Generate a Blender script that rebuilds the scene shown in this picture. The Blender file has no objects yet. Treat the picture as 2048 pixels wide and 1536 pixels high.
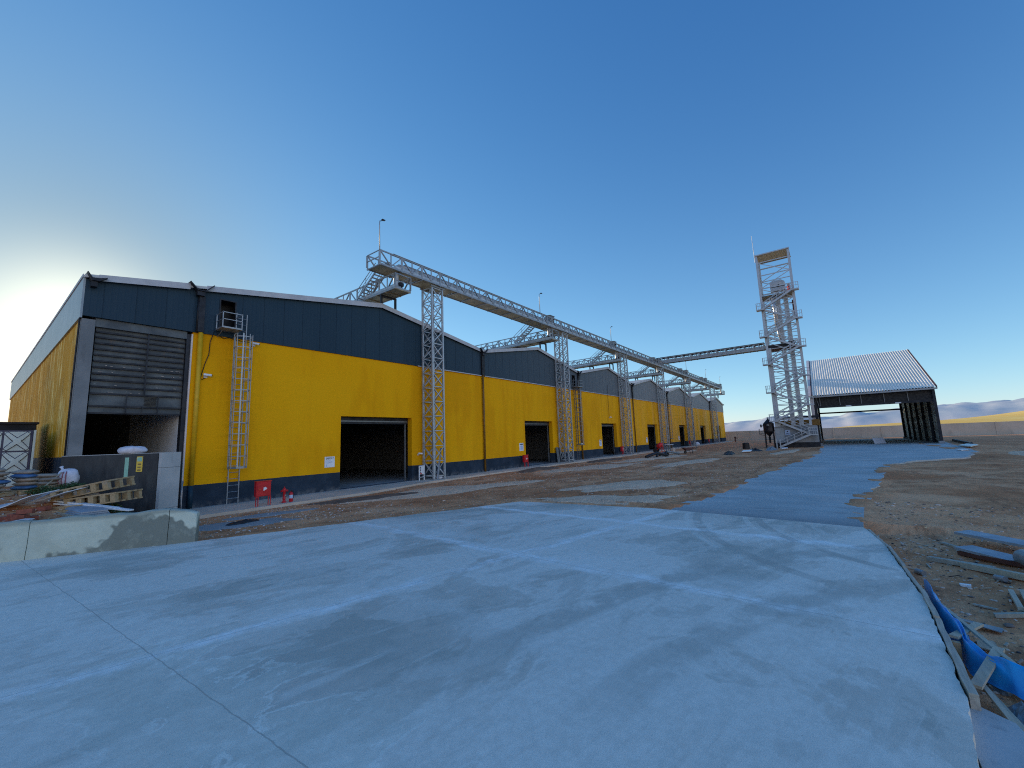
import bpy, math, random
from math import sin, cos, pi, radians, sqrt, hypot, floor, exp
from mathutils import Vector, Matrix, noise
random.seed(7)
scene = bpy.context.scene
COL = scene.collection

# ------------------------------------------------------------------ helpers
def wloc(o):
    v = Vector((0, 0, 0))
    while o is not None:
        v += Vector(o.location); o = o.parent
    return v

def tag(o, label=None, cat=None, group=None, kind=None):
    if label: o['label'] = label
    if cat: o['category'] = cat
    if group: o['group'] = group
    if kind: o['kind'] = kind
    return o

def thing(name, label, cat, loc=(0, 0, 0), group=None, rz=0.0):
    o = bpy.data.objects.new(name, None)
    o.empty_display_size = .3
    COL.objects.link(o); o.location = loc; o.rotation_euler = (0, 0, rz)
    return tag(o, label, cat, group)

def copy_tree(o, parent=None):
    c = o.copy(); COL.objects.link(c)
    if parent is not None: c.parent = parent
    for ch in list(o.children): copy_tree(ch, c)
    return c

class MB:
    def __init__(s): s.v = []; s.f = []
    def add(s, vs, fs):
        b = len(s.v); s.v += [tuple(v) for v in vs]; s.f += [tuple(i + b for i in f) for f in fs]
        return s
    def box(s, x0, x1, y0, y1, z0, z1):
        vs = [(x0,y0,z0),(x1,y0,z0),(x1,y1,z0),(x0,y1,z0),(x0,y0,z1),(x1,y0,z1),(x1,y1,z1),(x0,y1,z1)]
        return s.add(vs, [(3,2,1,0),(4,5,6,7),(0,1,5,4),(1,2,6,5),(2,3,7,6),(3,0,4,7)])
    def bar(s, p, q, w, h=None, up=(0,0,1)):
        h = w if h is None else h
        p = Vector(p); q = Vector(q); d = (q - p).normalized(); up = Vector(up)
        if abs(d.dot(up)) > .98: up = Vector((1,0,0)) if abs(d.x) < .9 else Vector((0,1,0))
        a = d.cross(up).normalized() * (w/2); b = a.cross(d).normalized() * (h/2)
        vs = [p-a-b, p+a-b, p+a+b, p-a+b, q-a-b, q+a-b, q+a+b, q-a+b]
        return s.add(vs, [(0,1,2,3),(7,6,5,4),(0,4,5,1),(1,5,6,2),(2,6,7,3),(3,7,4,0)])
    def tube(s, pts, r, n=8, cap=True):
        pts = [Vector(p) for p in pts]
        rs = r if isinstance(r, (list, tuple)) else [r]*len(pts)
        rings = []; prev = None
        for i, p in enumerate(pts):
            d = (pts[min(i+1, len(pts)-1)] - pts[max(i-1, 0)]).normalized()
            u = Vector((0,0,1)) if abs(d.z) < .95 else Vector((1,0,0))
            if prev is not None: u = prev
            a = d.cross(u).normalized(); b = a.cross(d).normalized(); prev = b
            rings.append([p + a*rs[i]*cos(2*pi*k/n) + b*rs[i]*sin(2*pi*k/n) for k in range(n)])
        base = len(s.v)
        for rg in rings: s.v += [tuple(v) for v in rg]
        for i in range(len(rings)-1):
            for k in range(n):
                a0 = base+i*n+k; a1 = base+i*n+(k+1) % n
                s.f.append((a0, a1, a1+n, a0+n))
        if cap:
            s.f.append(tuple(base+k for k in reversed(range(n))))
            e = base+(len(rings)-1)*n
            s.f.append(tuple(e+k for k in range(n)))
        return s
    def lathe(s, c, prof, n=16):
        c = Vector(c); base = len(s.v)
        for r, z in prof:
            for k in range(n): s.v.append((c.x+r*cos(2*pi*k/n), c.y+r*sin(2*pi*k/n), c.z+z))
        for i in range(len(prof)-1):
            for k in range(n):
                a0 = base+i*n+k; a1 = base+i*n+(k+1) % n
                s.f.append((a0, a1, a1+n, a0+n))
        s.f.append(tuple(base+k for k in reversed(range(n))))
        e = base+(len(prof)-1)*n; s.f.append(tuple(e+k for k in range(n)))
        return s
    def prism(s, poly, off):
        n = len(poly); off = Vector(off)
        vs = [Vector(p) for p in poly] + [Vector(p)+off for p in poly]
        fs = [tuple(reversed(range(n))), tuple(range(n, 2*n))]
        fs += [(i, (i+1) % n, (i+1) % n+n, i+n) for i in range(n)]
        return s.add(vs, fs)
    def build(s, name, mat, parent=None, smooth=False, local=False, bevel=0, origin=None):
        me = bpy.data.meshes.new(name)
        vs = s.v
        if parent is not None:
            if not local:
                o = wloc(parent); vs = [(x-o.x, y-o.y, z-o.z) for x, y, z in vs]
            loc = (0, 0, 0)
        else:
            if origin is None:
                xs = [v[0] for v in vs]; ys = [v[1] for v in vs]; zs = [v[2] for v in vs]
                origin = ((min(xs)+max(xs))/2, (min(ys)+max(ys))/2, min(zs))
            vs = [(x-origin[0], y-origin[1], z-origin[2]) for x, y, z in vs]
            loc = origin
        me.from_pydata(vs, [], s.f); me.update()
        import bmesh
        bm = bmesh.new(); bm.from_mesh(me); bmesh.ops.recalc_face_normals(bm, faces=bm.faces); bm.to_mesh(me); bm.free()
        if smooth: me.polygons.foreach_set('use_smooth', [True]*len(me.polygons))
        me.materials.append(mat)
        ob = bpy.data.objects.new(name, me); COL.objects.link(ob)
        ob.location = loc
        if parent is not None: ob.parent = parent
        if bevel:
            md = ob.modifiers.new('b', 'BEVEL'); md.width = bevel; md.segments = 2; md.limit_method = 'ANGLE'
        return ob

def sstep(a, b, x):
    t = max(0., min(1., (x-a)/(b-a))); return t*t*(3-2*t)

def nz(x, y, s=1., o=0.):
    return noise.noise(Vector((x*s+o, y*s-o, o*.37)))

# ------------------------------------------------------------------ materials
class NT:
    def __init__(s, name):
        s.m = bpy.data.materials.new(name); s.m.use_nodes = True
        s.t = s.m.node_tree; s.t.nodes.clear()
        s.out = s.t.nodes.new('ShaderNodeOutputMaterial')
        s.b = s.t.nodes.new('ShaderNodeBsdfPrincipled')
        s.t.links.new(s.b.outputs[0], s.out.inputs[0])
        g = s.t.nodes.new('ShaderNodeNewGeometry'); s.pos = g.outputs['Position']; s.nrm = g.outputs['Normal']
        sp = s.t.nodes.new('ShaderNodeSeparateXYZ'); s.t.links.new(s.pos, sp.inputs[0])
        s.X, s.Y, s.Z = sp.outputs
    def _in(s, sock, v):
        if v is None: return
        if isinstance(v, bpy.types.NodeSocket): s.t.links.new(v, sock)
        elif isinstance(v, (tuple, list)) and sock.type == 'RGBA' and len(v) == 3: sock.default_value = (*v, 1)
        else: sock.default_value = v
    def math(s, op, a, b=None, c=None, clamp=False):
        n = s.t.nodes.new('ShaderNodeMath'); n.operation = op; n.use_clamp = clamp
        s._in(n.inputs[0], a); s._in(n.inputs[1], b); s._in(n.inputs[2], c); return n.outputs[0]
    def vec(s, x, y, z):
        n = s.t.nodes.new('ShaderNodeCombineXYZ'); s._in(n.inputs[0], x); s._in(n.inputs[1], y); s._in(n.inputs[2], z); return n.outputs[0]
    def scale(s, v, sc):
        n = s.t.nodes.new('ShaderNodeVectorMath'); n.operation = 'MULTIPLY'; s._in(n.inputs[0], v); n.inputs[1].default_value = sc; return n.outputs[0]
    def noise(s, scale=1., detail=4., rough=.55, v=None, st=None, dist=0., off=0.):
        v = s.pos if v is None else v
        if st or off:
            n = s.t.nodes.new('ShaderNodeVectorMath'); n.operation = 'MULTIPLY_ADD'; s._in(n.inputs[0], v)
            n.inputs[1].default_value = st or (1, 1, 1); n.inputs[2].default_value = (off, off*.7, off*1.3); v = n.outputs[0]
        n = s.t.nodes.new('ShaderNodeTexNoise'); s._in(n.inputs['Vector'], v)
        n.inputs['Scale'].default_value = scale; n.inputs['Detail'].default_value = detail
        n.inputs['Roughness'].default_value = rough; n.inputs['Distortion'].default_value = dist
        return n.outputs['Fac']
    def voro(s, scale, v=None, feature='F1', rnd=1.):
        n = s.t.nodes.new('ShaderNodeTexVoronoi'); n.feature = feature; s._in(n.inputs['Vector'], s.pos if v is None else v)
        n.inputs['Scale'].default_value = scale; n.inputs['Randomness'].default_value = rnd
        return n
    def ramp(s, f, a, b, lo=0., hi=1.):
        n = s.t.nodes.new('ShaderNodeMapRange'); n.interpolation_type = 'SMOOTHSTEP'
        s._in(n.inputs[0], f); n.inputs[1].default_value = a; n.inputs[2].default_value = b
        n.inputs[3].default_value = lo; n.inputs[4].default_value = hi; return n.outputs[0]
    def mix(s, f, a, b, mode='MIX'):
        n = s.t.nodes.new('ShaderNodeMix'); n.data_type = 'RGBA'; n.blend_type = mode; n.clamp_factor = True
        s._in(n.inputs[0], f); s._in(n.inputs[6], a); s._in(n.inputs[7], b); return n.outputs[2]
    def bump(s, h, strength=.3, dist=.02):
        n = s.t.nodes.new('ShaderNodeBump'); n.inputs['Strength'].default_value = strength; n.inputs['Distance'].default_value = dist
        s._in(n.inputs['Height'], h); s.t.links.new(n.outputs[0], s.b.inputs['Normal'])
    def done(s, col, rough=.7, metal=0., spec=.4):
        s._in(s.b.inputs['Base Color'], col); s._in(s.b.inputs['Roughness'], rough); s._in(s.b.inputs['Metallic'], metal)
        s.b.inputs['Specular IOR Level'].default_value = spec
        return s.m

def simple(name, col, rough=.6, metal=0., var=.25, scale=6., bump=0., spec=.4, dirt=None):
    t = NT(name)
    n = t.noise(scale, 5, .6)
    c = t.mix(t.ramp(n, .25, .75), tuple(c*(1-var) for c in col), tuple(min(1, c*(1+var)) for c in col))
    if dirt: c = t.mix(t.ramp(t.noise(scale*.35, 6, .7, off=3.), .5, .75, 0, .7), c, dirt)
    if bump: t.bump(t.noise(scale*8, 4, .6), bump, .01)
    return t.done(c, t.ramp(t.noise(scale*.7, 3, off=9.), .3, .7, max(.05, rough-.12), min(1, rough+.12)), metal, spec)

def m_plaster(name, mott, band_z=1.0):
    """yellow painted plaster with a dark painted plinth band below 1 m"""
    t = NT(name)
    big = t.noise(.22, 3, .5)
    streak = t.noise(1., 5, .6, st=(.9, .9, .10))
    streak2 = t.noise(2.6, 4, .65, st=(1, 1, .16), off=5.)
    fine = t.noise(26, 4, .6)
    y = t.mix(t.ramp(streak, .45, .72), (.86, .395, .0020), (.72, .305, .0015))
    y = t.mix(t.ramp(big, .35, .65, 0, .55), y, (.88, .43, .005))
    y = t.mix(t.ramp(streak2, .58, .78, 0, .35), y, (.70, .29, .0012))
    y = t.mix(t.ramp(t.noise(1., 3, .55, st=(.55, .55, .16), off=41.), .46, .60, 0, .55), y, (.70, .29, .0012))
    y = t.mix(t.ramp(t.noise(14, 6, .75), .35, .7, 0, .16), y, (.62, .25, .002))
    if mott > 0:
        fl = t.noise(1.6, 6, .7, st=(1, 1, .22), off=2.)
        y = t.mix(.8, y, (.56, .27, .008))
        y = t.mix(t.ramp(fl, .50, .66, 0, .95*mott), y, (.98, .74, .24))
        y = t.mix(t.ramp(t.noise(.5, 4, .6, off=8.), .45, .7, 0, .6), y, (.34, .16, .006))
    # far bays are barer: grey render shows through in vertical runs
    far = t.ramp(t.X, 40, 110)
    st3 = t.noise(.8, 6, .7, st=(1, 1, .07), off=12.)
    y = t.mix(t.math('MULTIPLY', far, t.ramp(st3, .42, .62, 0, .75)), y, (.80, .47, .13))
    st4 = t.noise(1.3, 5, .7, st=(1, 1, .05), off=22.)
    y = t.mix(t.math('MULTIPLY', t.ramp(t.X, 26, 60), t.ramp(st4, .56, .68, 0, .8)), y, (.50, .21, .01))
    # board marks
    bm = t.math('ABSOLUTE', t.math('SUBTRACT', t.math('FRACT', t.math('MULTIPLY', t.Z, 1.55)), .5))
    y = t.mix(t.math('MULTIPLY', t.ramp(bm, .47, .5, 0, .22), t.ramp(t.noise(.6, 2, off=4.), .4, .7)), y, (.45, .25, .01))
    zz = t.math('ADD', t.Z, t.ramp(t.noise(3, 2), 0, 1, -.012, .012))
    band = t.math('LESS_THAN', zz, band_z)
    g = t.mix(t.ramp(t.noise(1.1, 5, .65), .35, .7), (.022, .034, .050), (.038, .055, .078))
    g = t.mix(t.math('MULTIPLY', t.ramp(t.Z, -.1, .35, 1, 0), t.ramp(t.noise(3, 5, .7, off=3.), .4, .65)), g, (.17, .17, .17))
    c = t.mix(band, y, g)
    t.bump(t.noise(30, 4, .7), .25, .01)
    return t.done(c, t.ramp(fine, .3, .7, .65, .85), 0, .10)

def m_cladding():
    t = NT('cladding_paint')
    f = t.math('FRACT', t.math('MULTIPLY', t.math('ADD', t.X, t.math('MULTIPLY', t.Y, .0)), 1.0))
    joint = t.math('ABSOLUTE', t.math('SUBTRACT', f, .5))
    fr = t.math('FRACT', t.math('MULTIPLY', t.X, 5.0))
    w = t.math('ABSOLUTE', t.math('SUBTRACT', fr, .5))
    pan = t.math('FLOOR', t.X)
    vr = t.t.nodes.new('ShaderNodeTexWhiteNoise'); vr.noise_dimensions = '1D'; t._in(vr.inputs['W'], pan)
    c = t.mix(vr.outputs['Value'], (.010, .033, .054), (.012, .037, .060))
    c = t.mix(t.ramp(t.noise(.7, 5, .6, st=(1, 1, .3)), .4, .7, 0, .5), c, (.018, .044, .064))
    c = t.mix(t.ramp(joint, .488, .5, 0, .4), c, (.006, .016, .026))
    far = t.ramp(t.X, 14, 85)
    c = t.mix(far, c, (.20, .215, .225))  # far gables paled: grazing sky reflection painted into the colour
    t.bump(t.math('ADD', t.ramp(w, .30, .42), t.ramp(joint, .485, .5, 0, -2.)), .35, .012)
    return t.done(c, .5, 0, .22)

def m_cladding_side():
    t = NT('side_cladding_paint')
    f = t.math('FRACT', t.math('MULTIPLY', t.Y, 1.0))
    joint = t.math('ABSOLUTE', t.math('SUBTRACT', f, .5))
    c = t.mix(t.ramp(t.noise(.8, 4), .3, .7), (.20, .25, .28), (.30, .35, .37))
    c = t.mix(t.ramp(joint, .47, .5, 0, .7), c, (.10, .12, .14))
    return t.done(c, .4, 0, .5)

def m_roof():
    t = NT('roof_sheet')
    f = t.math('FRACT', t.math('MULTIPLY', t.Y, 1.0))
    j = t.math('ABSOLUTE', t.math('SUBTRACT', f, .5))
    c = t.mix(t.ramp(t.noise(.8, 4), .3, .7), (.50, .50, .47), (.62, .61, .58))
    c = t.mix(t.ramp(j, .40, .48, 0, .55), c, (.30, .30, .29))
    t.bump(t.ramp(j, .35, .48), .5, .04)
    return t.done(c, .5, 0, .4)

def m_corrugated(name, axis, freq, a, b, rough=.4, metal=.7):
    t = NT(name)
    f = t.math('FRACT', t.math('MULTIPLY', t.Y if axis == 'Y' else t.X, freq))
    c = t.mix(t.ramp(t.noise(.5, 4), .3, .7), a, b)
    return t.done(c, rough, metal, .5)

def m_galv(name='galvanised_steel', k=1.):
    t = NT(name)
    n = t.noise(3.2, 5, .6); v = t.voro(7.).outputs['Distance']
    c = t.mix(t.ramp(n, .3, .7), (.36*k, .385*k, .40*k), (.56*k, .58*k, .60*k))
    c = t.mix(t.ramp(v, .2, .8, 0, .35), c, (.33*k, .35*k, .37*k))
    return t.done(c, t.ramp(n, .3, .7, .38, .58), .55, .5)

def m_concrete(name, a, b, scale=.8, stain=(.10, .10, .10), bump=.3, warm=None):
    t = NT(name)
    c = t.mix(t.ramp(t.noise(scale, 6, .6), .3, .7), a, b)
    c = t.mix(t.ramp(t.noise(scale*2.7, 6, .7, st=(1, 1, .35), off=4.), .52, .75, 0, .6), c, stain)
    v = t.voro(14.).outputs['Distance']
    c = t.mix(t.math('MULTIPLY', t.ramp(v, .03, .10, .8, 0), t.ramp(t.noise(2., off=7.), .5, .6)), c, tuple(x*.35 for x in a))
    t.bump(t.noise(20, 6, .7), bump, .02)
    return t.done(c, .85, 0, .25)

def m_slab():
    t = NT('slab_concrete')
    # slab axes turned a little against the warehouse
    u = t.math('ADD', t.X, t.math('MULTIPLY', t.Y, -.060))
    w = t.math('ADD', t.Y, t.math('MULTIPLY', t.X, .21))
    uv = t.vec(u, w, 0.)
    big = t.noise(.30, 5, .6)
    c = t.mix(t.ramp(big, .35, .65), (0.567, 0.518, 0.438), (0.676, 0.616, 0.525))
    # dusty dry fields with torn edges against damper, greyer concrete
    dry = t.noise(1., 7, .60, v=uv, st=(.24, .40, 1), off=121., dist=.5)
    c = t.mix(t.ramp(dry, .50, .53, 0, .68), c, (0.872, 0.812, 0.711))
    c = t.mix(t.ramp(dry, .46, .42, 0, .7), c, (0.403, 0.398, 0.340))
    dry2 = t.noise(1., 7, .62, v=uv, st=(.5, .9, 1), off=21., dist=.7)
    c = t.mix(t.ramp(dry2, .535, .56, 0, .38), c, (0.828, 0.774, 0.680))
    c = t.mix(t.ramp(dry2, .44, .40, 0, .38), c, (0.436, 0.420, 0.360))
    # drag marks of the screed, only here and there
    drag = t.noise(1., 5, .65, v=uv, st=(.30, 2.2, 1), off=131.)
    c = t.mix(t.math('MULTIPLY', t.ramp(drag, .54, .66, 0, .55), t.ramp(t.noise(.35, 4, .6, off=135.), .44, .6)), c, (0.850, 0.807, 0.711))
    broom2 = t.noise(1., 4, .6, v=uv, st=(1.2, 16, 1), off=4.)
    c = t.mix(t.ramp(broom2, .45, .75, 0, .16), c, (0.392, 0.371, 0.319))
    # paler, dustier strip towards the near left
    c = t.mix(t.math('MULTIPLY', t.ramp(t.X, 3.4, .4, 0, 1), t.ramp(dry2, .40, .6, .15, .6)), c, (0.828, 0.785, 0.690))
    # lime bloom in thin contour lines along the near joint
    iso = t.noise(.75, 7, .62, dist=.6, off=3.)
    edge = t.math('ABSOLUTE', t.math('SUBTRACT', iso, .5))
    j = t.math('ADD', t.X, t.math('MULTIPLY', t.Y, .059))
    jd = t.math('ABSOLUTE', t.math('SUBTRACT', j, 2.078))
    near = t.math('MULTIPLY', t.ramp(jd, .3, 1.5, 1, 0), t.ramp(t.Y, 9.5, 6.0, .25, 1))
    c = t.mix(t.math('MULTIPLY', t.ramp(edge, .003, .020, .65, 0), near), c, (0.916, 0.894, 0.783))
    c = t.mix(t.math('MULTIPLY', t.ramp(iso, .50, .53, 0, .42), near), c, (0.763, 0.752, 0.639))
    wob = t.ramp(t.noise(1.7, 5, .7, off=6.), .2, .8, -.16, .16)
    def line(coord, at, wide, col, f, c):
        d = t.math('ABSOLUTE', t.math('ADD', t.math('SUBTRACT', coord, at), wob))
        m = t.math('MULTIPLY', t.ramp(d, 0., wide, f, 0), t.ramp(t.noise(.9, 6, .7, off=at), .30, .58))
        return t.mix(m, c, col)
    c = line(u, 7.28, .28, (0.950, 0.950, 0.906), 1., c)
    c = line(u, 7.75, .95, (0.850, 0.807, 0.721), .7, c)
    c = line(u, 11.65, .28, (0.950, 0.950, 0.906), 1., c)
    c = line(w, 7.35, .26, (0.950, 0.950, 0.906), 1., c)
    c = line(u, 4.3, .5, (0.763, 0.730, 0.649), .5, c)
    def cut(coord, at, c, wd=.012, f=.9):
        d = t.math('ABSOLUTE', t.math('SUBTRACT', coord, at))
        return t.mix(t.ramp(d, wd*.5, wd, f, 0), c, (.16, .15, .14))
    jm = t.math('ADD', j, t.ramp(t.noise(3., 5, .7, off=71.), .2, .8, -.012, .012))
    c = cut(jm, 2.078, c, .009, .48)
    c = cut(u, 7.24, c, .010, .5)
    c = cut(w, 7.35, c, .010, .45)
    def arc(cx, cy, r, wd, col, f, c, x0=8.0, x1=9.5):
        dx = t.math('SUBTRACT', t.X, cx); dy = t.math('SUBTRACT', t.Y, cy)
        d = t.math('SQRT', t.math('ADD', t.math('MULTIPLY', dx, dx), t.math('MULTIPLY', dy, dy)))
        e = t.math('ABSOLUTE', t.math('SUBTRACT', d, r))
        k = t.math('MULTIPLY', t.ramp(e, wd*.5, wd, f, 0), t.ramp(t.noise(1.1, 4, .7, off=cx), .35, .55))
        k = t.math('MULTIPLY', k, t.ramp(t.X, x0, x1))
        return t.mix(k, c, col)
    c = arc(15.2, -4.3, 6.3, .14, (0.327, 0.311, 0.268), .55, c)
    c = arc(15.2, -4.3, 7.9, .16, (0.327, 0.311, 0.268), .5, c)
    c = arc(15.2, -4.3, 6.62, .09, (0.872, 0.839, 0.742), .5, c)
    c = arc(15.2, -4.3, 8.2, .09, (0.872, 0.839, 0.742), .45, c)
    c = arc(2.0, -9.5, 13.2, .34, (0.392, 0.376, 0.324), .6, c, 3., 5.)
    c = arc(2.0, -9.5, 11.6, .34, (0.403, 0.387, 0.335), .5, c, 3., 5.)
    sp = t.voro(9.).outputs['Distance']
    c = t.mix(t.math('MULTIPLY', t.ramp(sp, .02, .06, .8, 0), t.ramp(t.noise(1.3, 3, off=17.), .52, .6)), c, (.10, .10, .10))
    mid = t.noise(9, 8, .78, off=51.)
    c = t.mix(t.ramp(mid, .36, .64, .26, 0), c, (0.371, 0.349, 0.299))
    c = t.mix(t.ramp(t.noise(28, 6, .8, off=61.), .56, .74, 0, .28), c, (0.937, 0.894, 0.783))
    grain = t.noise(95, 3, .8)
    c = t.mix(t.ramp(grain, .40, .66, 0, .36), c, (0.327, 0.305, 0.263))
    t.bump(t.math('ADD', t.math('MULTIPLY', broom2, .4), t.math('MULTIPLY', grain, .6)), .25, .012)
    return t.done(c, t.ramp(big, .3, .7, .62, .8), 0, .3)

def m_road():
    t = NT('rough_road_concrete')
    a = t.noise(1., 7, .66, st=(.55, .30, 1))
    c = t.mix(t.ramp(a, .35, .66), (.34, .375, .365), (.46, .50, .49))
    c = t.mix(t.ramp(t.noise(1., 6, .7, st=(1.5, .45, 1), off=4.), .55, .70, 0, .55), c, (.22, .21, .21))
    c = t.mix(t.ramp(t.noise(.25, 5, .6, off=9.), .52, .60, 0, .35), c, (.55, .50, .46))
    c = t.mix(t.ramp(t.X, 14.0, 16.8, .65, 0), c, (.17, .165, .165))
    g = t.noise(16, 6, .75)
    c = t.mix(t.ramp(g, .4, .66, 0, .3), c, (.24, .225, .22))
    t.bump(t.noise(7, 6, .7), .5, .03)
    return t.done(c, .85, 0, .25)

def m_dirt():
    t = NT('yard_dirt')
    a = t.noise(.16, 6, .62); b = t.noise(.9, 6, .65, off=5.); g = t.noise(9, 5, .7, off=8.)
    c = t.mix(t.ramp(a, .35, .62), (0.486, 0.190, 0.080), (0.737, 0.361, 0.180))
    c = t.mix(t.ramp(b, .42, .62, 0, .7), c, (0.391, 0.146, 0.062))
    c = t.mix(t.ramp(t.noise(.3, 6, .6, off=15.), .50, .66, 0, .75), c, (0.801, 0.427, 0.231))
    c = t.mix(t.ramp(t.noise(1., 6, .65, st=(.35, 1.6, 1), off=3.), .54, .70, 0, .8), c, (0.269, 0.109, 0.052))
    v = t.voro(5.5); v2 = t.voro(15.)
    c = t.mix(t.math('MULTIPLY', t.ramp(v.outputs['Distance'], .10, .17, .9, 0), t.ramp(t.noise(.8, 4, off=9.), .5, .62)), c, (0.870, 0.608, 0.319))
    c = t.mix(t.math('MULTIPLY', t.ramp(v2.outputs['Distance'], .14, .24, .8, 0), t.ramp(t.noise(.7, 4, off=19.), .42, .6)), c, (0.870, 0.528, 0.279))
    c = t.mix(t.ramp(g, .4, .7, 0, .4), c, (0.315, 0.132, 0.059))
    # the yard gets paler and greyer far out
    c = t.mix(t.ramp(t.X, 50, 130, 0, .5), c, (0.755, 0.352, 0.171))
    t.bump(t.math('ADD', t.math('MULTIPLY', b, .8), t.math('MULTIPLY', g, .6)), .8, .06)
    return t.done(c, .95, 0, .15)

def m_gravel():
    t = NT('pale_gravel')
    v = t.voro(13.); v2 = t.voro(31.); n = t.noise(.8, 6, .65)
    c = t.mix(v.outputs['Distance'], (.93, .62, .41), (.58, .37, .24))
    c = t.mix(t.ramp(n, .38, .62, 0, .7), c, (.95, .68, .46))
    c = t.mix(t.ramp(v2.outputs['Distance'], .2, .5, 0, .5), c, (.52, .34, .22))
    c = t.mix(t.ramp(t.noise(2.2, 5, .7, off=6.), .54, .70, 0, .8), c, (.30, .20, .14))
    t.bump(v.outputs['Distance'], .8, .04)
    return t.done(c, .95, 0, .15)

def m_field():
    t = NT('stubble')
    a = t.noise(.012, 5, .6, st=(1, 2.2, 1)); b = t.noise(.08, 5, .6, st=(.4, 1.5, 1), off=3.)
    c = t.mix(t.ramp(a, .35, .65), (.97, .57, .13), (.97, .64, .19))
    c = t.mix(t.ramp(b, .45, .7, 0, .5), c, (.80, .43, .10))
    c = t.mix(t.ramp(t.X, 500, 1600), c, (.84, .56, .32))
    return t.done(c, .95, 0, .1)

def m_mount():
    t = NT('hazy_hill')
    a = t.noise(.0035, 7, .65); b = t.noise(.012, 5, .6, off=3.)
    c = t.mix(t.ramp(a, .40, .62), (.46, .50, .51), (.64, .62, .58))
    c = t.mix(t.ramp(b, .52, .72, 0, .5), c, (.64, .58, .56))
    c = t.mix(t.ramp(t.Z, 0, 60, .8, 0), c, (.70, .61, .56))  # haze over the foot of the hills mixed into their colour
    return t.done(c, 1., 0, 0.)

def m_wood(name, a, b, ax='X'):
    t = NT(name)
    st = (1.5, 14, 14) if ax == 'X' else (14, 1.5, 14)
    g = t.noise(1.6, 5, .65, st=st)
    c = t.mix(t.ramp(g, .3, .7), a, b)
    c = t.mix(t.ramp(t.noise(3, 5, .7, off=5.), .5, .72, 0, .6), c, (.30, .30, .29))
    t.bump(g, .4, .01)
    return t.done(c, .85, 0, .2)

def m_shutter():
    t = NT('weathered_shutter_steel')
    n = t.noise(1.1, 6, .65)
    c = t.mix(t.ramp(n, .35, .68), (.060, .070, .078), (.125, .140, .145))
    c = t.mix(t.ramp(t.noise(3., 5, .7, st=(1, 1, .4), off=3.), .60, .72, 0, .7), c, (.16, .11, .08))
    c = t.mix(t.ramp(t.noise(7., 5, .7, off=9.), .68, .76, 0, .9), c, (.45, .44, .42))
    return t.done(c, .6, .25, .4)

def m_bitumen():
    t = NT('bitumen_coat')
    n = t.noise(1., 6, .7, st=(1.4, 1.4, .5))
    c = t.mix(t.ramp(n, .38, .66), (.018, .020, .023), (.062, .064, .062))
    c = t.mix(t.ramp(t.noise(2.6, 5, .7, st=(1, 1, .35), off=5.), .56, .76, 0, .6), c, (.125, .118, .105))
    t.bump(n, .3, .02)
    return t.done(c, t.ramp(n, .3, .7, .5, .8), 0, .4)

def m_barrier():
    t = NT('barrier_concrete')
    n = t.noise(.9, 6, .6)
    c = t.mix(t.ramp(n, .3, .7), (0.390, 0.422, 0.348), (0.520, 0.558, 0.462))
    h = t.math('SUBTRACT', t.Z, t.ramp(t.noise(.55, 4, .6, off=14.), .30, .75, -.20, 1.02))
    c = t.mix(t.math('MULTIPLY', t.ramp(h, -.09, .03, 1, 0), t.ramp(t.noise(2.4, 6, .7, off=33.), .25, .5, .45, .92)), c, (0.163, 0.177, 0.150))
    c = t.mix(t.ramp(t.Z, .78, .88, 0, .75), c, (0.247, 0.272, 0.234))
    v = t.voro(10.).outputs['Distance']
    c = t.mix(t.math('MULTIPLY', t.ramp(v, .04, .10, .8, 0), t.ramp(t.noise(2., off=7.), .5, .6)), c, (0.156, 0.163, 0.132))
    t.bump(t.noise(18, 5, .7), .35, .02)
    return t.done(c, .85, 0, .25)

def m_tarp():
    t = NT('blue_tarp')
    n = t.noise(5, 5, .6)
    c = t.mix(t.ramp(n, .3, .7), (.004, .20, .52), (.008, .33, .72))
    c = t.mix(t.ramp(t.noise(9, 5, .7, off=3.), .62, .72, 0, .6), c, (.20, .30, .40))
    return t.done(c, .38, 0, .5)

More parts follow.
